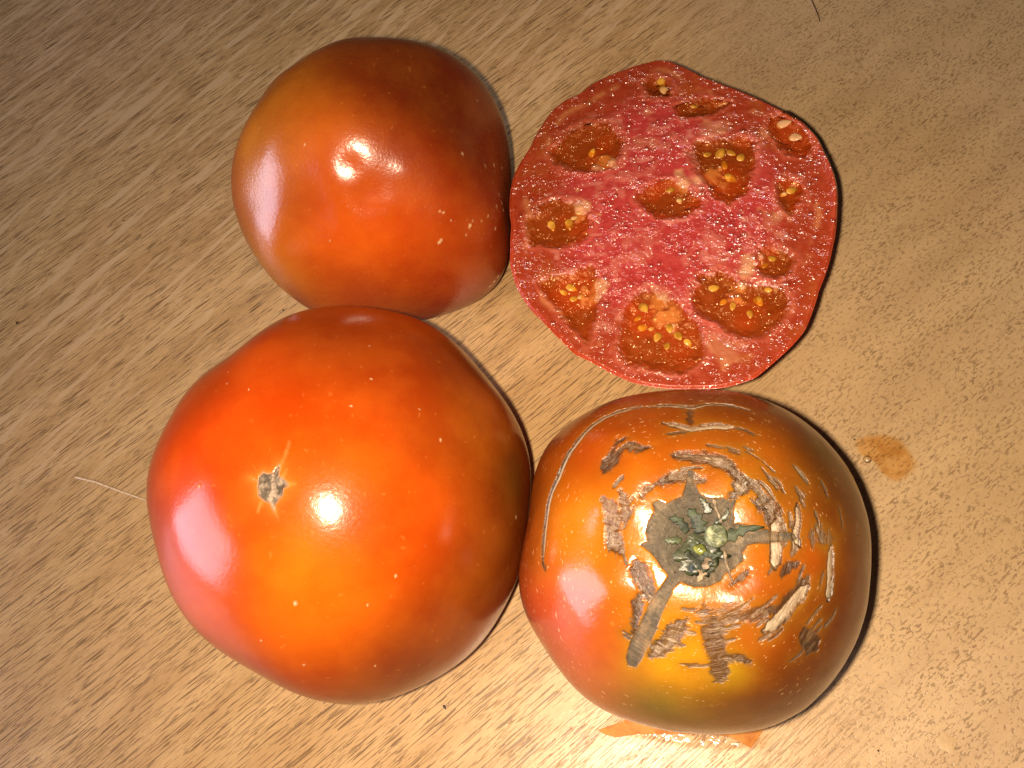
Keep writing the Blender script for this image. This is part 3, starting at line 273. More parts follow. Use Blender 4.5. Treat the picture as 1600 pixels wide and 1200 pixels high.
def split_parts(root, V, F, label, names, mats, A):
    """one mesh per labelled patch of the surface; vertices shared at the seams"""
    fl_ = label[F].max(1) ; out = []
    for k,(nm,mt) in enumerate(zip(names,mats)):
        f = F[fl_==k]
        if len(f)<3: continue
        u,inv = np.unique(f, return_inverse=True); o = meshobj(nm, V[u]/1000, inv.reshape(f.shape), mt, root)
        for an,(arr,ty) in A.items(): attr(o, an, arr[u], ty)
        out.append(o)
    return out
def paint(P, base, mottle_shade, seed):  # skin mottling, plus shading of the fruit's sides and edges painted into the colour
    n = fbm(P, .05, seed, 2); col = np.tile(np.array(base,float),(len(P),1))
    for p,r,c,s in mottle_shade:
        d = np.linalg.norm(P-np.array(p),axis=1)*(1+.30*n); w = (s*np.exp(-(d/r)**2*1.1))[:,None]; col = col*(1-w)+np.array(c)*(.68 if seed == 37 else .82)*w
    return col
def make_tomato(key, nt, nph, base, mottle_shade, bumps, mat, name, label, feats=(), specks=(), seed=1):
    P = dict(DATA['FIT'][key]); cen = P.pop('cen'); R = P.pop('R')
    V = body(R, nt=nt, nph=nph, **P); N = normals(V); shp = V.shape; V = V.reshape(-1,3); N = N.reshape(-1,3)
    pole = V[-1].copy()
    d = np.zeros(len(V))
    for p,s,a in bumps:
        q = ((V-np.array(p))**2).sum(1); d += a*np.exp(-q/(2*s*s))
    d += .10*fbm(V,.09,seed,2)+(.16*fbm(V,.16,seed+2,2)*(V[:,2]>P['hz']) if key=='C' else 0)
    col = paint(V, base, mottle_shade, seed); scar = np.zeros(len(V)); cork = np.zeros(len(V)); tone = np.zeros(len(V)); lab = np.zeros(len(V),int); names = ['skin']
    best = np.zeros(len(V)); hi = V[:,2] > P['hz']*.9
    wob = .24*fbm(V,1.3,seed+5,3)+.42*fbm(V,.33,seed+9,2)
    part = {'cork':'corky_ring','dark':'scar','silver':'scar','mottle':'scar','crack':'healed_crack','blossom':'blossom_scar'}
    for kind,w0,w1,pts in feats:
        isp = w0 < 0; idx = near(V[:,:2] if isp else V, pts, 2.5)
        if isp: idx = idx[hi[idx]]
        if isp: sd = poly_sd(V[idx], pts)
        else: sd = seg_sd(V[idx], pts, w0*(1.35 if kind!='ray' else 1), w1*(1.35 if kind!='ray' else 1))
        w = wob[idx]
        if kind in ('cork','blossom'):
            m_ = sstep(.35,-.25,sd+w*.75); cork[idx] = np.maximum(cork[idx], m_); d[idx] += m_*(-.15 if kind=='cork' else -.15)
            halo = np.exp(-np.clip(sd,0,9)/.8)*(1-m_)*.55
            col[idx] = col[idx]*(1-halo[:,None])+np.array((.26,.15,.010) if kind=='cork' else (.82,.28,.05))*halo[:,None]
            
            if kind == 'cork':
                q_ = np.hypot(V[idx,0]-DATA['PAD'][0], V[idx,1]-DATA['PAD'][1]); gi = sstep(8.4,5.0,q_+2.2*w/.5)[:,None]; c = np.array((.17,.12,.065))*(1-gi)+np.array((.013,.020,.007))*gi; eg = sstep(-.75,-.1,sd)[:,None]*.6; c = c*(1-eg)+np.array((.07,.04,.018))*eg
            else: c = (.50,.38,.28)
        elif kind == 'ray':
            m_ = sstep(.3,-.15,sd+w*.8)*.4; c = (.80,.30,.08); col[idx] = col[idx]*(1-m_[:,None]*.8)+np.array(c)*m_[:,None]*.8; d[idx] -= .08*m_; continue
        elif kind == 'crack':
            m_ = sstep(.22,-.12,sd+w*.25); mid_ = sstep(-.15,-.4,sd); rim = np.exp(-((sd-.15)/.28)**2)
            d[idx] += .16*mid_-.38*m_; mid_=0; scar[idx] = np.maximum(scar[idx], np.maximum(m_, rim*.6))
            mid = sstep(-.03,-.22,sd); tone[idx] = np.where(m_>.05, mid*1.5-.25, tone[idx]); scar[idx] = np.maximum(scar[idx], m_*1.6)
            c = None
        elif kind == 'silver':
            m_ = sstep(1.3,-.6,sd+w*1.6); scar[idx] = np.maximum(scar[idx], m_); d[idx] += m_*(.32*fbm(V[idx],.9,3,3)-.22); tone[idx] = np.maximum(tone[idx], sstep(.1,-.9,sd+w*2.2)*.62); c = None
        elif kind == 'fleck':
            m_ = sstep(.42,-.22,sd+w*.5); scar[idx] = np.maximum(scar[idx], m_*.95); tone[idx] = np.maximum(tone[idx], .35*m_+.4*sstep(0,-.2,sd)*(round(w0*100)%2)); d[idx] -= .06*m_; c = None
        elif kind == 'dark':
            m_ = sstep(1.1,-.5,sd+w*1.6); scar[idx] = np.maximum(scar[idx], m_); tone[idx] = np.where(m_>.5, tone[idx]*.4, tone[idx]); d[idx] -= .26*m_; c = None
        else:
            m_ = sstep(1.3,-1.0,sd+w*2.0)*.62; scar[idx] = np.maximum(scar[idx], m_); tone[idx] = np.maximum(tone[idx], .25*m_); d[idx] -= .1*m_; c = None
        if kind != 'cork':
            halo = np.exp(-np.clip(sd,0,9)/.8)*(1-m_)*.5; col[idx] = col[idx]*(1-halo[:,None])+np.array((.20,.085,.008))*halo[:,None]
        if c is not None: mm = m_[:,None]*.96; col[idx] = col[idx]*(1-mm)+np.asarray(c)*mm
        lb = part.get(kind,'fleck')
        names.append(lb); t = (m_ > .5)&(m_ >= best[idx]-.05); lab[idx[t]] = len(names)-1 if lb != 'fleck' else lab[idx[t]]; best[idx] = np.maximum(best[idx], m_)
    for p,w in specks:
        q = V-np.array(p); idx = np.where((q**2).sum(1) < (w*2+1)**2)[0]; r = np.linalg.norm(q[idx],axis=1)*(1+.9*fbm(V[idx],1.6,seed+3,2))
        m_ = sstep(w*.62,w*.30,r); col[idx] = col[idx]*(1-m_[:,None]*.85)+np.array((.66,.45,.24))*m_[:,None]*.85; d[idx] += .10*m_; scar[idx] = np.maximum(scar[idx], m_*.25)
    V2 = V+N*d[:,None]; V2[:,2] -= V2[:,2].min()
    az = np.arctan2(V[:,1]-pole[1], V[:,0]-pole[0]); rad = np.linalg.norm(V-pole,axis=1)
    ring = np.stack([np.cos(az)*9, np.sin(az)*9, rad*2.2],1)
    root = empty(name, (cen[0],cen[1],0)); tag(root, *label)
    wear = np.stack([scar*(1-cork), cork, tone],1)
    split_parts(root, V2, grid_faces(nph,nt), lab, names, [mat]*len(names), {'skin_colour':(col,'FLOAT_COLOR'),'ring':(ring,'FLOAT_VECTOR'),'wear':(wear,'FLOAT_VECTOR')})
    return root, V2
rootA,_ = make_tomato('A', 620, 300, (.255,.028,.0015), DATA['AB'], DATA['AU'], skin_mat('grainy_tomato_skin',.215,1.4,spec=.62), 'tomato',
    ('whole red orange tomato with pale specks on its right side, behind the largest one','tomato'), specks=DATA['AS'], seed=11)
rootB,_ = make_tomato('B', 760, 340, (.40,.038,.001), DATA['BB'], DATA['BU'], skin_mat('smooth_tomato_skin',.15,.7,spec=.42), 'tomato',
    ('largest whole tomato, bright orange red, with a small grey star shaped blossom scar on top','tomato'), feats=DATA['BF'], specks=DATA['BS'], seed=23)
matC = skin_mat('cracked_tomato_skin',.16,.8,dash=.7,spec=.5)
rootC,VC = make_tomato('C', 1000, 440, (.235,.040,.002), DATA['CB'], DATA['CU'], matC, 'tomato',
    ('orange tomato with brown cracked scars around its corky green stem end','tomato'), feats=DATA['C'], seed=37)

# ---- dried green calyx and stem stub on the cracked tomato
def simple_mat(name, c1, c2, scale=400.0, rough=.5, bumpd=.0003, spec=.5):
    m = NT(name); tc = m.add('ShaderNodeTexCoord').outputs['Object']; n = m.noise(tc, scale, 4, .6)
    m.bsdf(Base_Color=m.mix(m.ramp(n,.35,.65), rgb(*c1), rgb(*c2)), Roughness=rough, Specular_IOR_Level=spec, Normal=m.bump(n,.7,bumpd)); return m.m
green = simple_mat('green_sepal',(.008,.014,.005),(.036,.050,.018),420,.6)
dkgreen = simple_mat('dark_green_tissue',(.008,.011,.004),(.040,.045,.016),300,.4)
paleg = simple_mat('cut_stem_face',(.05,.06,.025),(.27,.29,.16),700,.5)
brownm = simple_mat('dry_brown_sepal',(.10,.06,.03),(.30,.21,.12),420,.55)
def top_z(x, y):
    q = (VC[:,0]-x)**2+(VC[:,1]-y)**2+np.where(VC[:,2]>28,0,1e6); return VC[np.argmin(q),2]

def strip(name, pts, w0, w1, h, mat, parent, curl=.0, up=.15, seed=0):
    """leathery strip lying on the fruit: half-round section, tapering, slightly crumpled (mm in)"""
    pts = np.asarray(pts,float); n = 14; k = 9
    L = np.r_[0,np.cumsum(np.linalg.norm(np.diff(pts,axis=0),axis=1))]; L /= L[-1]; t = np.linspace(0,1,n)
    X = np.interp(t,L,pts[:,0]); Y = np.interp(t,L,pts[:,1]); T_ = np.gradient(np.stack([X,Y],1),axis=0); T_ /= np.linalg.norm(T_,axis=1,keepdims=True)
    V = []
    for i in range(n):
        w = (w0+(w1-w0)*t[i])*.5*(1+.35*math.sin(i*1.9+seed)+.2*math.sin(i*3.7+seed*2))*min(1,.35+4*min(t[i]+.02,1-t[i]+.02)); 
        for j in range(k):
            a = math.pi*j/(k-1); ox = -math.cos(a)*w; x = X[i]-T_[i,1]*ox; y = Y[i]+T_[i,0]*ox
            z = top_z(x,y)+up+.25+h*.22*math.sin(a)+curl*t[i]**2
            V.append((x,y,z))
    h_ = h; V = np.array(V); V += .20*np.stack([fbm(V,.9,seed+s,2) for s in (1,2,3)],1)
    V[:,2] += .35*h*fbm(V,1.8,seed+4,2)
    F = [(i*k+j,i*k+j+1,(i+1)*k+j+1,(i+1)*k+j) for i in range(n-1) for j in range(k-1)]
    b = len(V); low = V.copy(); low[:,2] -= .35; V = np.concatenate([V,low])
    F += [(f[3]+b,f[2]+b,f[1]+b,f[0]+b) for f in F[:]]
    for i in range(n-1): F += [(i*k,(i+1)*k,(i+1)*k+b,i*k+b),((i+1)*k+k-1,i*k+k-1,i*k+k-1+b,(i+1)*k+k-1+b)]
    for j in range(k-1): F += [(j+1,j,j+b,j+1+b),((n-1)*k+j,(n-1)*k+j+1,(n-1)*k+j+1+b,(n-1)*k+j+b)]
    return meshobj(name, V/1000, F, mat, parent)
MATS = {'g':green,'d':dkgreen,'b':brownm,'p':simple_mat('pale_green_sepal',(.02,.03,.01),(.075,.09,.035),500,.45)}
for i,(pts,w0,w1,h,mk,up) in enumerate(DATA['SEP']): strip('sepal', pts, w0, w1, h, MATS[mk], rootC, up=up, seed=i*7)
# crumpled green pad the stub stands on
def lump(name, c, rx, ry, rz, mat, parent, seed, amp=.25, n=26, frq=.9, flat=False):
    V = []; F = []
    for i in range(n//2+1):
        ph = math.pi*i/(n//2)-math.pi/2
        for j in range(n):
            th = 2*math.pi*j/n; V.append((math.cos(ph)*math.cos(th), math.cos(ph)*math.sin(th), math.sin(ph)))
    V = np.array(V); s = 1+amp*fbm(V,frq*1.6,seed,3)
    if flat: V[:,2] = np.clip(V[:,2]*1.6,-1,.9)
    V = V*s[:,None]*np.array((rx,ry,rz))+np.array(c)
    for i in range(n//2):
        for j in range(n): F.append((i*n+j,i*n+(j+1)%n,(i+1)*n+(j+1)%n,(i+1)*n+j))
    return meshobj(name, V/1000, F, mat, parent)
px_,py_ = DATA['PAD']; lump('calyx_pad', (px_,py_,top_z(px_,py_)-.35), 6.6, 5.8, .6, dkgreen, rootC, 3, .40, 72, 2.6)
sx_,sy_ = DATA['STUB']; sz = top_z(sx_,sy_)
lump('stem_stub', (sx_,sy_,sz+.5), 2.0, 2.0, 1.5, paleg, rootC, 9, .14, 40, 1.6, True)
bx_,by_ = DATA['BIT']; lump('calyx_pad', (bx_,by_,top_z(bx_,by_)+.7), 1.1, .9, .5, simple_mat('lime_green_bit',(.03,.04,.01),(.20,.21,.04),600,.3), rootC, 14, .35, 24, 2.0)

def ccw(q):
    q = np.array(q,float); a = (q[:,0]*np.roll(q[:,1],-1)-np.roll(q[:,0],-1)*q[:,1]).sum(); return q if a > 0 else q[::-1]
# ---- halved tomato, cut face up
def make_half():
    fit = DATA['FIT']['D']; cen = fit['cen']; zf = fit['hz']; R = np.array(fit['R']); D = DATA['D']
    root = empty('halved_tomato', (cen[0],cen[1],0)); tag(root, 'juicy red halved tomato lying cut face up, its seeds and pink flesh showing', 'tomato')
    nt = 900; nr = 340; th = np.linspace(0,2*math.pi,nt,endpoint=False)
    r = np.interp(th, np.arange(len(R)+1)*2*math.pi/len(R), np.r_[R,R[0]])
    kern = np.exp(-np.linspace(-2,2,9)**2); kern /= kern.sum(); r = sum(np.roll(r,s-4)*kern[s] for s in range(9))
    fr = np.linspace(0,1,nr)**.8
    X = fr[:,None]*r*np.cos(th); Y = fr[:,None]*r*np.sin(th); P = np.stack([X.ravel(),Y.ravel(),0*X.ravel()],1); f = np.repeat(fr,nt)
    z = np.zeros(len(P)); 
    n1 = fbm(P,.09,1,3); n2 = fbm(P,.35,5,3); n3 = fbm(P,1.1,9,3)
    rmm = f*np.tile(r,nr); edge = np.tile(r,nr)-rmm                       # distance in from the rim
    fe = edge+1.2*n1
    red = np.array((.43,.032,.028)); pink = np.array((.58,.16,.11)); wall = np.array((.32,.030,.004)); orange = np.array((.36,.080,.008))
    core = sstep(9,19,fe)[:,None]
    col = wall*(1-core)+red*core
    m_ = sstep(.05,.55,n2+.5*n1)[:,None]*core*.55; col = col*(1-m_)+pink*m_
    m_ = sstep(.15,.7,fbm(P,.16,31,3))[:,None]*(1-core)*.5; col = col*(1-m_)+orange*m_
    # pale vascular flecks in a ring inside the wall, and streaks in the core
    fl1 = np.exp(-((edge-4.6-1.2*n1)/1.0)**2)*sstep(.02,.40,fbm(P,.22,41,2))
    fl2 = sstep(.30,.62,fbm(P*np.array((1,1.8,1)),.28,51,2))*sstep(6,12,edge)*.75
    for w,c in ((fl1*.55,(.60,.22,.075)),(fl2*.6,(.70,.27,.20))): col = col*(1-w[:,None])+np.array(c)*w[:,None]
    m_ = sstep(1.5,.1,edge)[:,None]*.7; col = col*(1-m_)+np.array((.50,.045,.006))*m_
    z += .30*n1+.14*n2*(.4+core[:,0])+.05*n3
    gel = np.zeros(len(P)); 
    for q in D['loc']:
        idx = near(P[:,:2], q, 5); sd = poly_sd(P[idx], q)+1.0*n2[idx]+.5*n3[idx]; g = sstep(1.3,-2.4,sd); gel[idx] = np.maximum(gel[idx], g)
        z[idx] -= 1.15*sstep(.5,-3.2,sd); lip = np.exp(-((sd-.6)/.7)**2); z[idx] += .16*lip; col[idx] = col[idx]*(1-.25*lip[:,None])+np.array((.66,.17,.10))*.25*lip[:,None]
    gm = sstep(-.25,.35,fbm(P,.13,81,2))[:,None]; gcol = np.array((.27,.054,.005))*(1-gm)+np.array((.40,.060,.006))*gm; col = col*(1-gel[:,None])+gcol*gel[:,None]
    for x,y,rad,s in D['pale']:
        q = P[:,:2]-np.array((x,y)); idx = np.where((q**2).sum(1)<(rad*2.6)**2)[0]
        dd = np.linalg.norm(q[idx],axis=1)*(1+1.0*n2[idx]+.2*n3[idx]); w = sstep(rad*1.35,rad*.25,dd)*s*.9
        col[idx] = col[idx]*(1-w[:,None])+np.array((.66,.32,.15))*w[:,None]; z[idx] += w*gel[idx]*.9; gel[idx] *= (1-w)
    lx,ly = D['lip']; a0 = math.atan2(ly,lx); da = np.abs((np.tile(th,nr)-a0+math.pi)%(2*math.pi)-math.pi)
    z += 1.9*np.exp(-((edge-.6)/.9)**2)*np.exp(-(da/.32)**2)
    z -= .55*sstep(.8,0,edge)
    P[:,2] = zf+z; wet = np.stack([gel, core[:,0], 0*gel],1)
    m = NT('cut_flesh'); tc = m.add('ShaderNodeTexCoord').outputs['Object']; c_ = m.add('ShaderNodeAttribute', attribute_name='flesh_colour').outputs['Color']
    na = m.noise(tc, 420.0, 4, .65); nb = m.noise(tc, 1500.0, 3, .6); nc = m.noise(tc, 170.0, 3)
    base = m.mix(m.ramp(na,.35,.68), m.mix(.90, rgb(.08,.003,.002), c_), m.mix(.96, rgb(.95,.42,.30), c_))
    vo = m.add('ShaderNodeTexVoronoi', {'Vector':tc,'Scale':1250.0}); cell = m.ramp(vo.outputs['Distance'], 0.0, .55, 1.0, 0.0)
    h = m.math('ADD', m.math('MULTIPLY', cell, m.ramp(nc,.38,.62,.1,1.0)), m.math('MULTIPLY', na, 1.1))
    hw = m.math('ADD', m.math('MULTIPLY', m.noise(tc, 460.0, 2, .7), m.ramp(nc,.40,.62,.12,1.0)), m.math('MULTIPLY', m.noise(tc, 1050.0, 1, .5), m.ramp(nc,.38,.6,.2,.45)))
    m.bsdf(Base_Color=base, Roughness=.42, Specular_IOR_Level=.5, Normal=m.bump(h,.3,.00020), Coat_Weight=1.0, Coat_IOR=1.65, Coat_Roughness=.20, Coat_Normal=m.bump(hw,1.0,.0023), Subsurface_Weight=.12, Subsurface_Radius=(1.0,.22,.12), Subsurface_Scale=.003)
    o = meshobj('cut_flesh', P/1000, grid_faces(nr,nt), m.m, root); attr(o,'flesh_colour',col)
    # skin wall below the cut
    nph = 120; ph = np.radians(np.linspace(-90,0,nph)); cp = np.cos(ph)**.6; rim = P.reshape(nr,nt,3)[-1]
    rm = r.mean(); K = []
    for i in range(nph):
        s_ = max(1e-6,i/(nph-1)); k = (rm+(r-rm)*s_**.5)*s_**.55; K.append(np.stack([k*np.cos(th),k*np.sin(th),s_*rim[:,2]],1))
    K = np.array(K); K[-1] = rim; K = K.reshape(-1,3); ms = skin_mat('cut_tomato_skin',.25,.4)
    s = meshobj('skin', K/1000, grid_faces(nph,nt), ms, root); attr(s,'skin_colour',paint(K,(.55,.06,.006),[],3)); 
    attr(s,'ring',K*0+1,'FLOAT_VECTOR'); attr(s,'wear',K*0,'FLOAT_VECTOR')
    # wet gel over each seed chamber
    g = NT('seed_gel'); tg = g.add('ShaderNodeTexCoord').outputs['Object']; gn = g.noise(tg, 110.0, 2); gh = g.noise(tg, 260.0, 2)
    tr = g.add('ShaderNodeBsdfTransparent', {'Color': g.mix(g.ramp(gn,.35,.65), rgb(.93,.76,.50), rgb(.98,.84,.62))})
    df = g.add('ShaderNodeBsdfDiffuse', {'Color': g.mix(g.ramp(gn,.35,.65), rgb(.22,.075,.010), rgb(.50,.075,.012))})
    nb_ = g.bump(gh, .5, .0006); gl = g.add('ShaderNodeBsdfGlossy', {'Roughness':.12,'Normal':nb_}); fr_ = g.add('ShaderNodeFresnel', {'IOR':1.36,'Normal':nb_})
    m1 = g.add('ShaderNodeMixShader', {0:.05,1:tr.outputs[0],2:df.outputs[0]}); m2 = g.add('ShaderNodeMixShader', {0:fr_.outputs[0],1:m1.outputs[0],2:gl.outputs[0]}); g.l.new(m2.outputs[0], g.out.inputs[0])
    def plan_z(x,y):
        a = math.atan2(y,x)%(2*math.pi); rr = np.interp(a,np.r_[th,2*math.pi],np.r_[r,r[0]]); i = int(np.clip((math.hypot(x,y)/rr)**1.25*(nr-1),0,nr-1)); return P[i*nt+int(a/(2*math.pi)*nt)%nt,2]
    for k,q in enumerate(D['loc']):
        q = ccw(q); c = q.mean(0); n = 48; d = np.roll(q,-1,0)-q; L = np.r_[0,np.cumsum(np.linalg.norm(d,axis=1))]; t = np.linspace(0,L[-1],n,endpoint=False); qq = np.r_[q,q[:1]]
        b = np.stack([np.interp(t,L,qq[:,0]),np.interp(t,L,qq[:,1])],1); b = (np.roll(b,1,0)+b+np.roll(b,-1,0))/3
        V = [(c[0],c[1],zf-.22)]; F = []; nn = 10
        for i in range(1,nn+1):
            f_ = i/nn*1.10
            for j in range(n):
                x,y = c+(b[j]-c)*f_; V.append((x,y,zf-.30+.25*float(fbm(np.array([[x,y,0.]]),.22,60+k,2)[0])-.25*(i==nn)))
        for j in range(n): F.append((0,1+j,1+(j+1)%n))
        for i in range(nn-1):
            for j in range(n): a_=1+i*n; F.append((a_+j,a_+n+j,a_+n+(j+1)%n,a_+(j+1)%n))
        meshobj('seed_gel', np.array(V)/1000, F, g.m, root)
    # seeds
    sm = [simple_mat('amber_seed',(.34,.14,.012),(.64,.31,.04),350,.25,.0002), simple_mat('buff_seed',(.46,.22,.06),(.68,.38,.14),350,.3,.0002), simple_mat('pale_seed',(.50,.25,.10),(.68,.38,.18),300,.3,.0002)]
    for k,(x,y,s_,an,kind) in enumerate(D['seed']):
        n = 18; V = []; F = []; ln = s_*.95; wd = ln*random.uniform(.60,.72)
        for i in range(n//2+1):
            ph_ = math.pi*i/(n//2); px2 = -math.cos(ph_)
            for j in range(n):
                a_ = 2*math.pi*j/n; w = math.sin(ph_)*wd*(1-.30*px2-.12*px2*px2); V.append((px2*ln, w*math.cos(a_), w*.42*math.sin(a_)))
        V = np.array(V); V = V*(1+.06*fbm(V,1.3,k,2))[:,None]
        tl = random.uniform(-.35,.35); ca,sa = math.cos(an+math.pi*0),math.sin(an); ct,st = math.cos(tl),math.sin(tl)
        X_ = V[:,0]*ct-V[:,2]*st; Z_ = V[:,0]*st+V[:,2]*ct
        zz = zf-(.35 if k%3 else .7) if kind<2 else plan_z(x,y)+.7
        V = np.stack([x+X_*ca-V[:,1]*sa, y+X_*sa+V[:,1]*ca, Z_+zz+(.15 if kind else 0)],1)
        for i in range(n//2):
            for j in range(n): F.append((i*n+j,i*n+(j+1)%n,(i+1)*n+(j+1)%n,(i+1)*n+j))
        meshobj('seed', V/1000, F, sm[kind], root)
    # beads of juice: uncountable sparkle
    ico = bmesh.new(); bmesh.ops.create_icosphere(ico, subdivisions=2, radius=1.0); iv = np.array([v.co[:] for v in ico.verts]); jf = np.array([[v.index for v in f_.verts] for f_ in ico.faces]); ico.free()
    cand = rng.integers(0,len(P),60000); dens = .035+.55*sstep(-.05,.35,fbm(P[cand],.20,77,3))*(.35+.65*core[cand,0])*(1+.8*(P[cand,0]>4)); dens *= (1-.6*gel[cand])*(.2+f[cand]); dens[edge[cand]<.4] = 0
    keep = cand[rng.random(len(cand))<dens*.10]; print('beads',len(keep))
    n_ = len(keep); rad = .22+.60*rng.random(n_)**3; VV = iv[None]*rad[:,None,None]*np.stack([1+.5*rng.random(n_),1+.5*rng.random(n_),.75+0*rng.random(n_)],1)[:,None,:]
    VV = VV+P[keep][:,None,:]+np.array((0,0,-.1)); FF = jf[None]+(np.arange(n_)*len(iv))[:,None,None]
    w = NT('juice'); wt = w.add('ShaderNodeBsdfTransparent', {'Color':rgb(.97,.86,.80)}); wg = w.add('ShaderNodeBsdfGlossy', {'Roughness':.22}); wf = w.add('ShaderNodeFresnel', {'IOR':2.5})
    bf = w.add('ShaderNodeNewGeometry').outputs['Backfacing']
    wm = w.add('ShaderNodeMixShader', {0:w.math('MULTIPLY', w.math('SUBTRACT',1.0,bf), w.math('MINIMUM',wf.outputs[0],.5)),1:wt.outputs[0],2:wg.outputs[0]}); w.l.new(wm.outputs[0], w.out.inputs[0])
    tag(meshobj('juice_beads', VV.reshape(-1,3)/1000, FF.reshape(-1,3), w.m, root), kind='stuff')
    # loose skin at the rim
    def flap(q, z0, z1):
        q = np.array(q); n = len(q); c = q.mean(0); V = [(c[0],c[1],(z0+z1)/2+.8)]+[(x,y,(z0 if i%2 else z1)) for i,(x,y) in enumerate(q)]; V += [(x,y,z_-.4) for x,y,z_ in V]
        F = [(0,1+i,1+(i+1)%n) for i in range(n)]+[(n+1,n+2+(i+1)%n,n+2+i) for i in range(n)]+[(1+i,n+2+i,n+2+(i+1)%n,1+(i+1)%n) for i in range(n)]
        o = meshobj('skin_flap', np.array(V)/1000, F, simple_mat('brown_flap_skin',(.22,.07,.008),(.42,.16,.03),120,.3), root); o.modifiers.new('round','SUBSURF').render_levels = 2
    flap(D_flap(1), zf-2.0, zf-3.0); flap(D_flap(2), zf-2.5, zf-4.0)
    return root
def D_flap(i): return DATA['TB']['flap' if i==1 else 'flap2']
make_half()

# ---- small things on the table
TB = DATA['TB']
def film(name, poly, h, mat, lab, cat, wob=.4, seed=0, z0=0.05):
    q = ccw(poly); c = q.mean(0); n = 72; d = np.roll(q,-1,0)-q; L = np.r_[0,np.cumsum(np.linalg.norm(d,axis=1))]; t = np.linspace(0,L[-1],n,endpoint=False); qq = np.r_[q,q[:1]]
    b = np.stack([np.interp(t,L,qq[:,0]),np.interp(t,L,qq[:,1])],1)
    for _ in range(2): b = (np.roll(b,1,0)+b+np.roll(b,-1,0))/3
    nn = 16; V = [(0,0,h+z0)]; F = []
    for i in range(1,nn+1):
        for j in range(n):
            f_ = i/nn; x,y = (b[j]-c)*f_; nz = float(fbm(np.array([[x,y,0.]]),.25,seed,3)[0])
            V.append((x*(1+.0*nz),y,z0+h*(1-f_**5)*(1+wob*nz)))
    for j in range(n): F.append((0,1+j,1+(j+1)%n))
    for i in range(nn-1):
        for j in range(n): a=1+i*n; F.append((a+j,a+n+j,a+n+(j+1)%n,a+(j+1)%n))
    o = meshobj(name, np.array(V)/1000, F, mat, None, loc=(c[0]/1000,c[1]/1000,0)); attr(o,'thick',np.r_[1.0,np.repeat(1-(np.arange(1,nn+1)/nn)**2,n)],'FLOAT'); return tag(o, lab, cat)
def film_mat(name, tint, tint2, rough, ragged=False, ior=1.34):
    w = NT(name); tc = w.add('ShaderNodeTexCoord').outputs['Object']; n = w.noise(tc, 190.0, 4, .6); nb = w.bump(w.noise(tc, 380.0, 3), .6, .0005)
    th_ = w.add('ShaderNodeAttribute', attribute_name='thick').outputs['Fac']; tk = w.ramp(w.math('ADD', th_, w.math('MULTIPLY', w.math('SUBTRACT', n, .5), .9)), .02, .55)
    wt = w.add('ShaderNodeBsdfTransparent', {'Color':w.mix(tk, rgb(1,1,1), w.mix(w.ramp(n,.35,.65), rgb(*tint), rgb(*tint2)))}); wg = w.add('ShaderNodeBsdfGlossy', {'Roughness':rough,'Normal':nb}); wf = w.add('ShaderNodeFresnel', {'IOR':ior,'Normal':nb})
    wm = w.add('ShaderNodeMixShader', {0:w.math('MULTIPLY', wf.outputs[0], tk) if ragged else wf.outputs[0],1:wt.outputs[0],2:wg.outputs[0]}); w.l.new(wm.outputs[0], w.out.inputs[0]); return w.m
film('juice_stain', TB['stain'], .12, film_mat('dried_juice',(.84,.68,.44),(.95,.86,.68),.35,True), 'thin orange brown juice stain on the table right of the cracked tomato', 'juice stain', .2, 5)
film('juice_puddle', TB['puddle'], .5, film_mat('fresh_juice',(.86,.76,.66),(.93,.86,.78),.10,True), 'clear juice puddle spreading from under the front of the cracked tomato', 'puddle', .5, 8)
def scrap_obj():
    q = np.array(TB['scrap']); c = q.mean(0); n = len(q); q0 = q-c
    bm = bmesh.new(); vs = [bm.verts.new((x/1000,y/1000,.0011+.00015*math.sin(i*1.7))) for i,(x,y) in enumerate(q0)]; f = bm.faces.new(vs)
    r_ = bmesh.ops.extrude_face_region(bm, geom=[f]); 
    for v in r_['geom']:
        if isinstance(v, bmesh.types.BMVert): v.co.z -= .0009
    bmesh.ops.triangulate(bm, faces=bm.faces); bmesh.ops.recalc_face_normals(bm, faces=bm.faces)
    me = bpy.data.meshes.new('skin_scrap'); bm.to_mesh(me); bm.free(); me.materials.append(simple_mat('scrap_skin',(.40,.13,.015),(.55,.22,.04),260,.6,.0004,.3))
    o = link(bpy.data.objects.new('skin_scrap', me)); o.location = (c[0]/1000,c[1]/1000,0.0004)
    tag(o, 'flat orange scrap of tomato skin poking out from under the cracked tomato', 'tomato scrap')
scrap_obj()
tag(lump('juice_drop', (0,0,0), 1.0, .95, .6, film_mat('drop_juice',(.95,.85,.7),(.98,.9,.8),.25,ior=1.5), None, 2, .05, 24), 'tiny glinting juice droplet at the left edge of the orange stain', 'droplet').location = (TB['drop'][0]/1000,TB['drop'][1]/1000,.0003)
cm = simple_mat('dark_crumb',(.02,.012,.010),(.09,.05,.045),900,.45)
CL = ['dark crumb alone near the left edge of the table','almond shaped dark crumb in front of the largest tomato','small brown crumb upper left of the bare table','small dark crumb in the gap left of the two whole tomatoes','round dark speck touching the orange juice stain','tiny crumb on the table left, below the small brown crumb','tiny crumb on the table at the upper right corner','tiny dark crumb sitting on the rear crack of the cracked tomato','','tiny crumb on the table at the lower right']
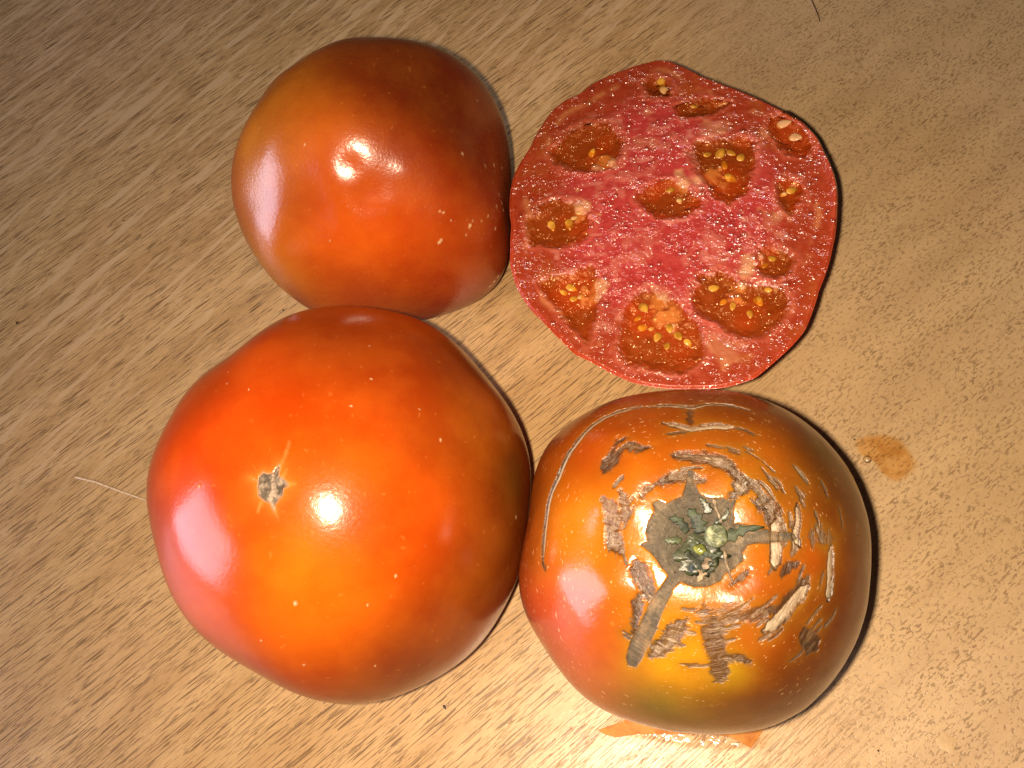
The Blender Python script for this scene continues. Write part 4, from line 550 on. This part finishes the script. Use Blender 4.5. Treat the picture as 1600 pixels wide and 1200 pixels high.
for i,(x,y,a,b,an) in enumerate(TB['crumb']):
    if i in (7,8): continue
    s_ = .15/2; o = lump('crumb', (0,0,0), a*s_, b*s_, min(a,b)*s_*.8, cm, None, i*5+1, .35, 16, 1.4); o.location = (x/1000,y/1000,min(a,b)*s_*.6/1000); o.rotation_euler = (0,0,math.radians(an)); tag(o, CL[i], 'crumb')
def thread(name, pts, r0, mat, lab, cat, z=.15):
    p = [Vector((x/1000,y/1000,z/1000)) for x,y in pts]; V = []; F = []; k = 6; c = p[0].copy()
    for i,a in enumerate(p):
        t = ((p[min(i+1,len(p)-1)]-p[max(i-1,0)]).normalized()); s = Vector((-t.y,t.x,0)); w = r0/1000*(1-.5*i/len(p))
        for j in range(k): an = 2*math.pi*j/k; q = a-c+s*math.cos(an)*w+Vector((0,0,math.sin(an)*w*.5)); V.append(q[:])
    for i in range(len(p)-1):
        for j in range(k): F.append((i*k+j,i*k+(j+1)%k,(i+1)*k+(j+1)%k,(i+1)*k+j))
    o = meshobj(name, V, F, mat, None, loc=c[:]); return tag(o, lab, cat)
thread('hair', TB['hair'], .22, cm, 'short dark hair lying at the rear edge of the table view', 'hair')
thread('scratch', TB['scratch'], .42, simple_mat('scratch_edge',(.50,.34,.18),(.66,.48,.29),900,.5), 'pale raised scratch on the table left of the largest tomato', 'scratch', z=.0)
fm = simple_mat('pale_smudge',(.47,.31,.15),(.52,.35,.18),300,.45)
FLB = ['heart shaped pale fleck near the rear right corner of the table','small pale fleck behind the right shoulder of the halved tomato','small pale fleck right beside the rim of the halved tomato','upper pale mark right of the cracked tomato','lower pale mark right of the cracked tomato','','wide pale smudge in the front right corner of the table','small pale fleck far right, level with the halved tomato']
for i,(x,y,r_) in enumerate(TB['fleck']):
    if i == 5: continue
    n = 14; q = [(x+math.cos(2*math.pi*j/n)*r_*.075*(1+.3*math.sin(j*2.3+i)),y+math.sin(2*math.pi*j/n)*r_*.075*(1+.25*math.cos(j*1.7+i))) for j in range(n)]
    film('fleck', q, .05, fm, FLB[i], 'fleck', .1, i, .01)
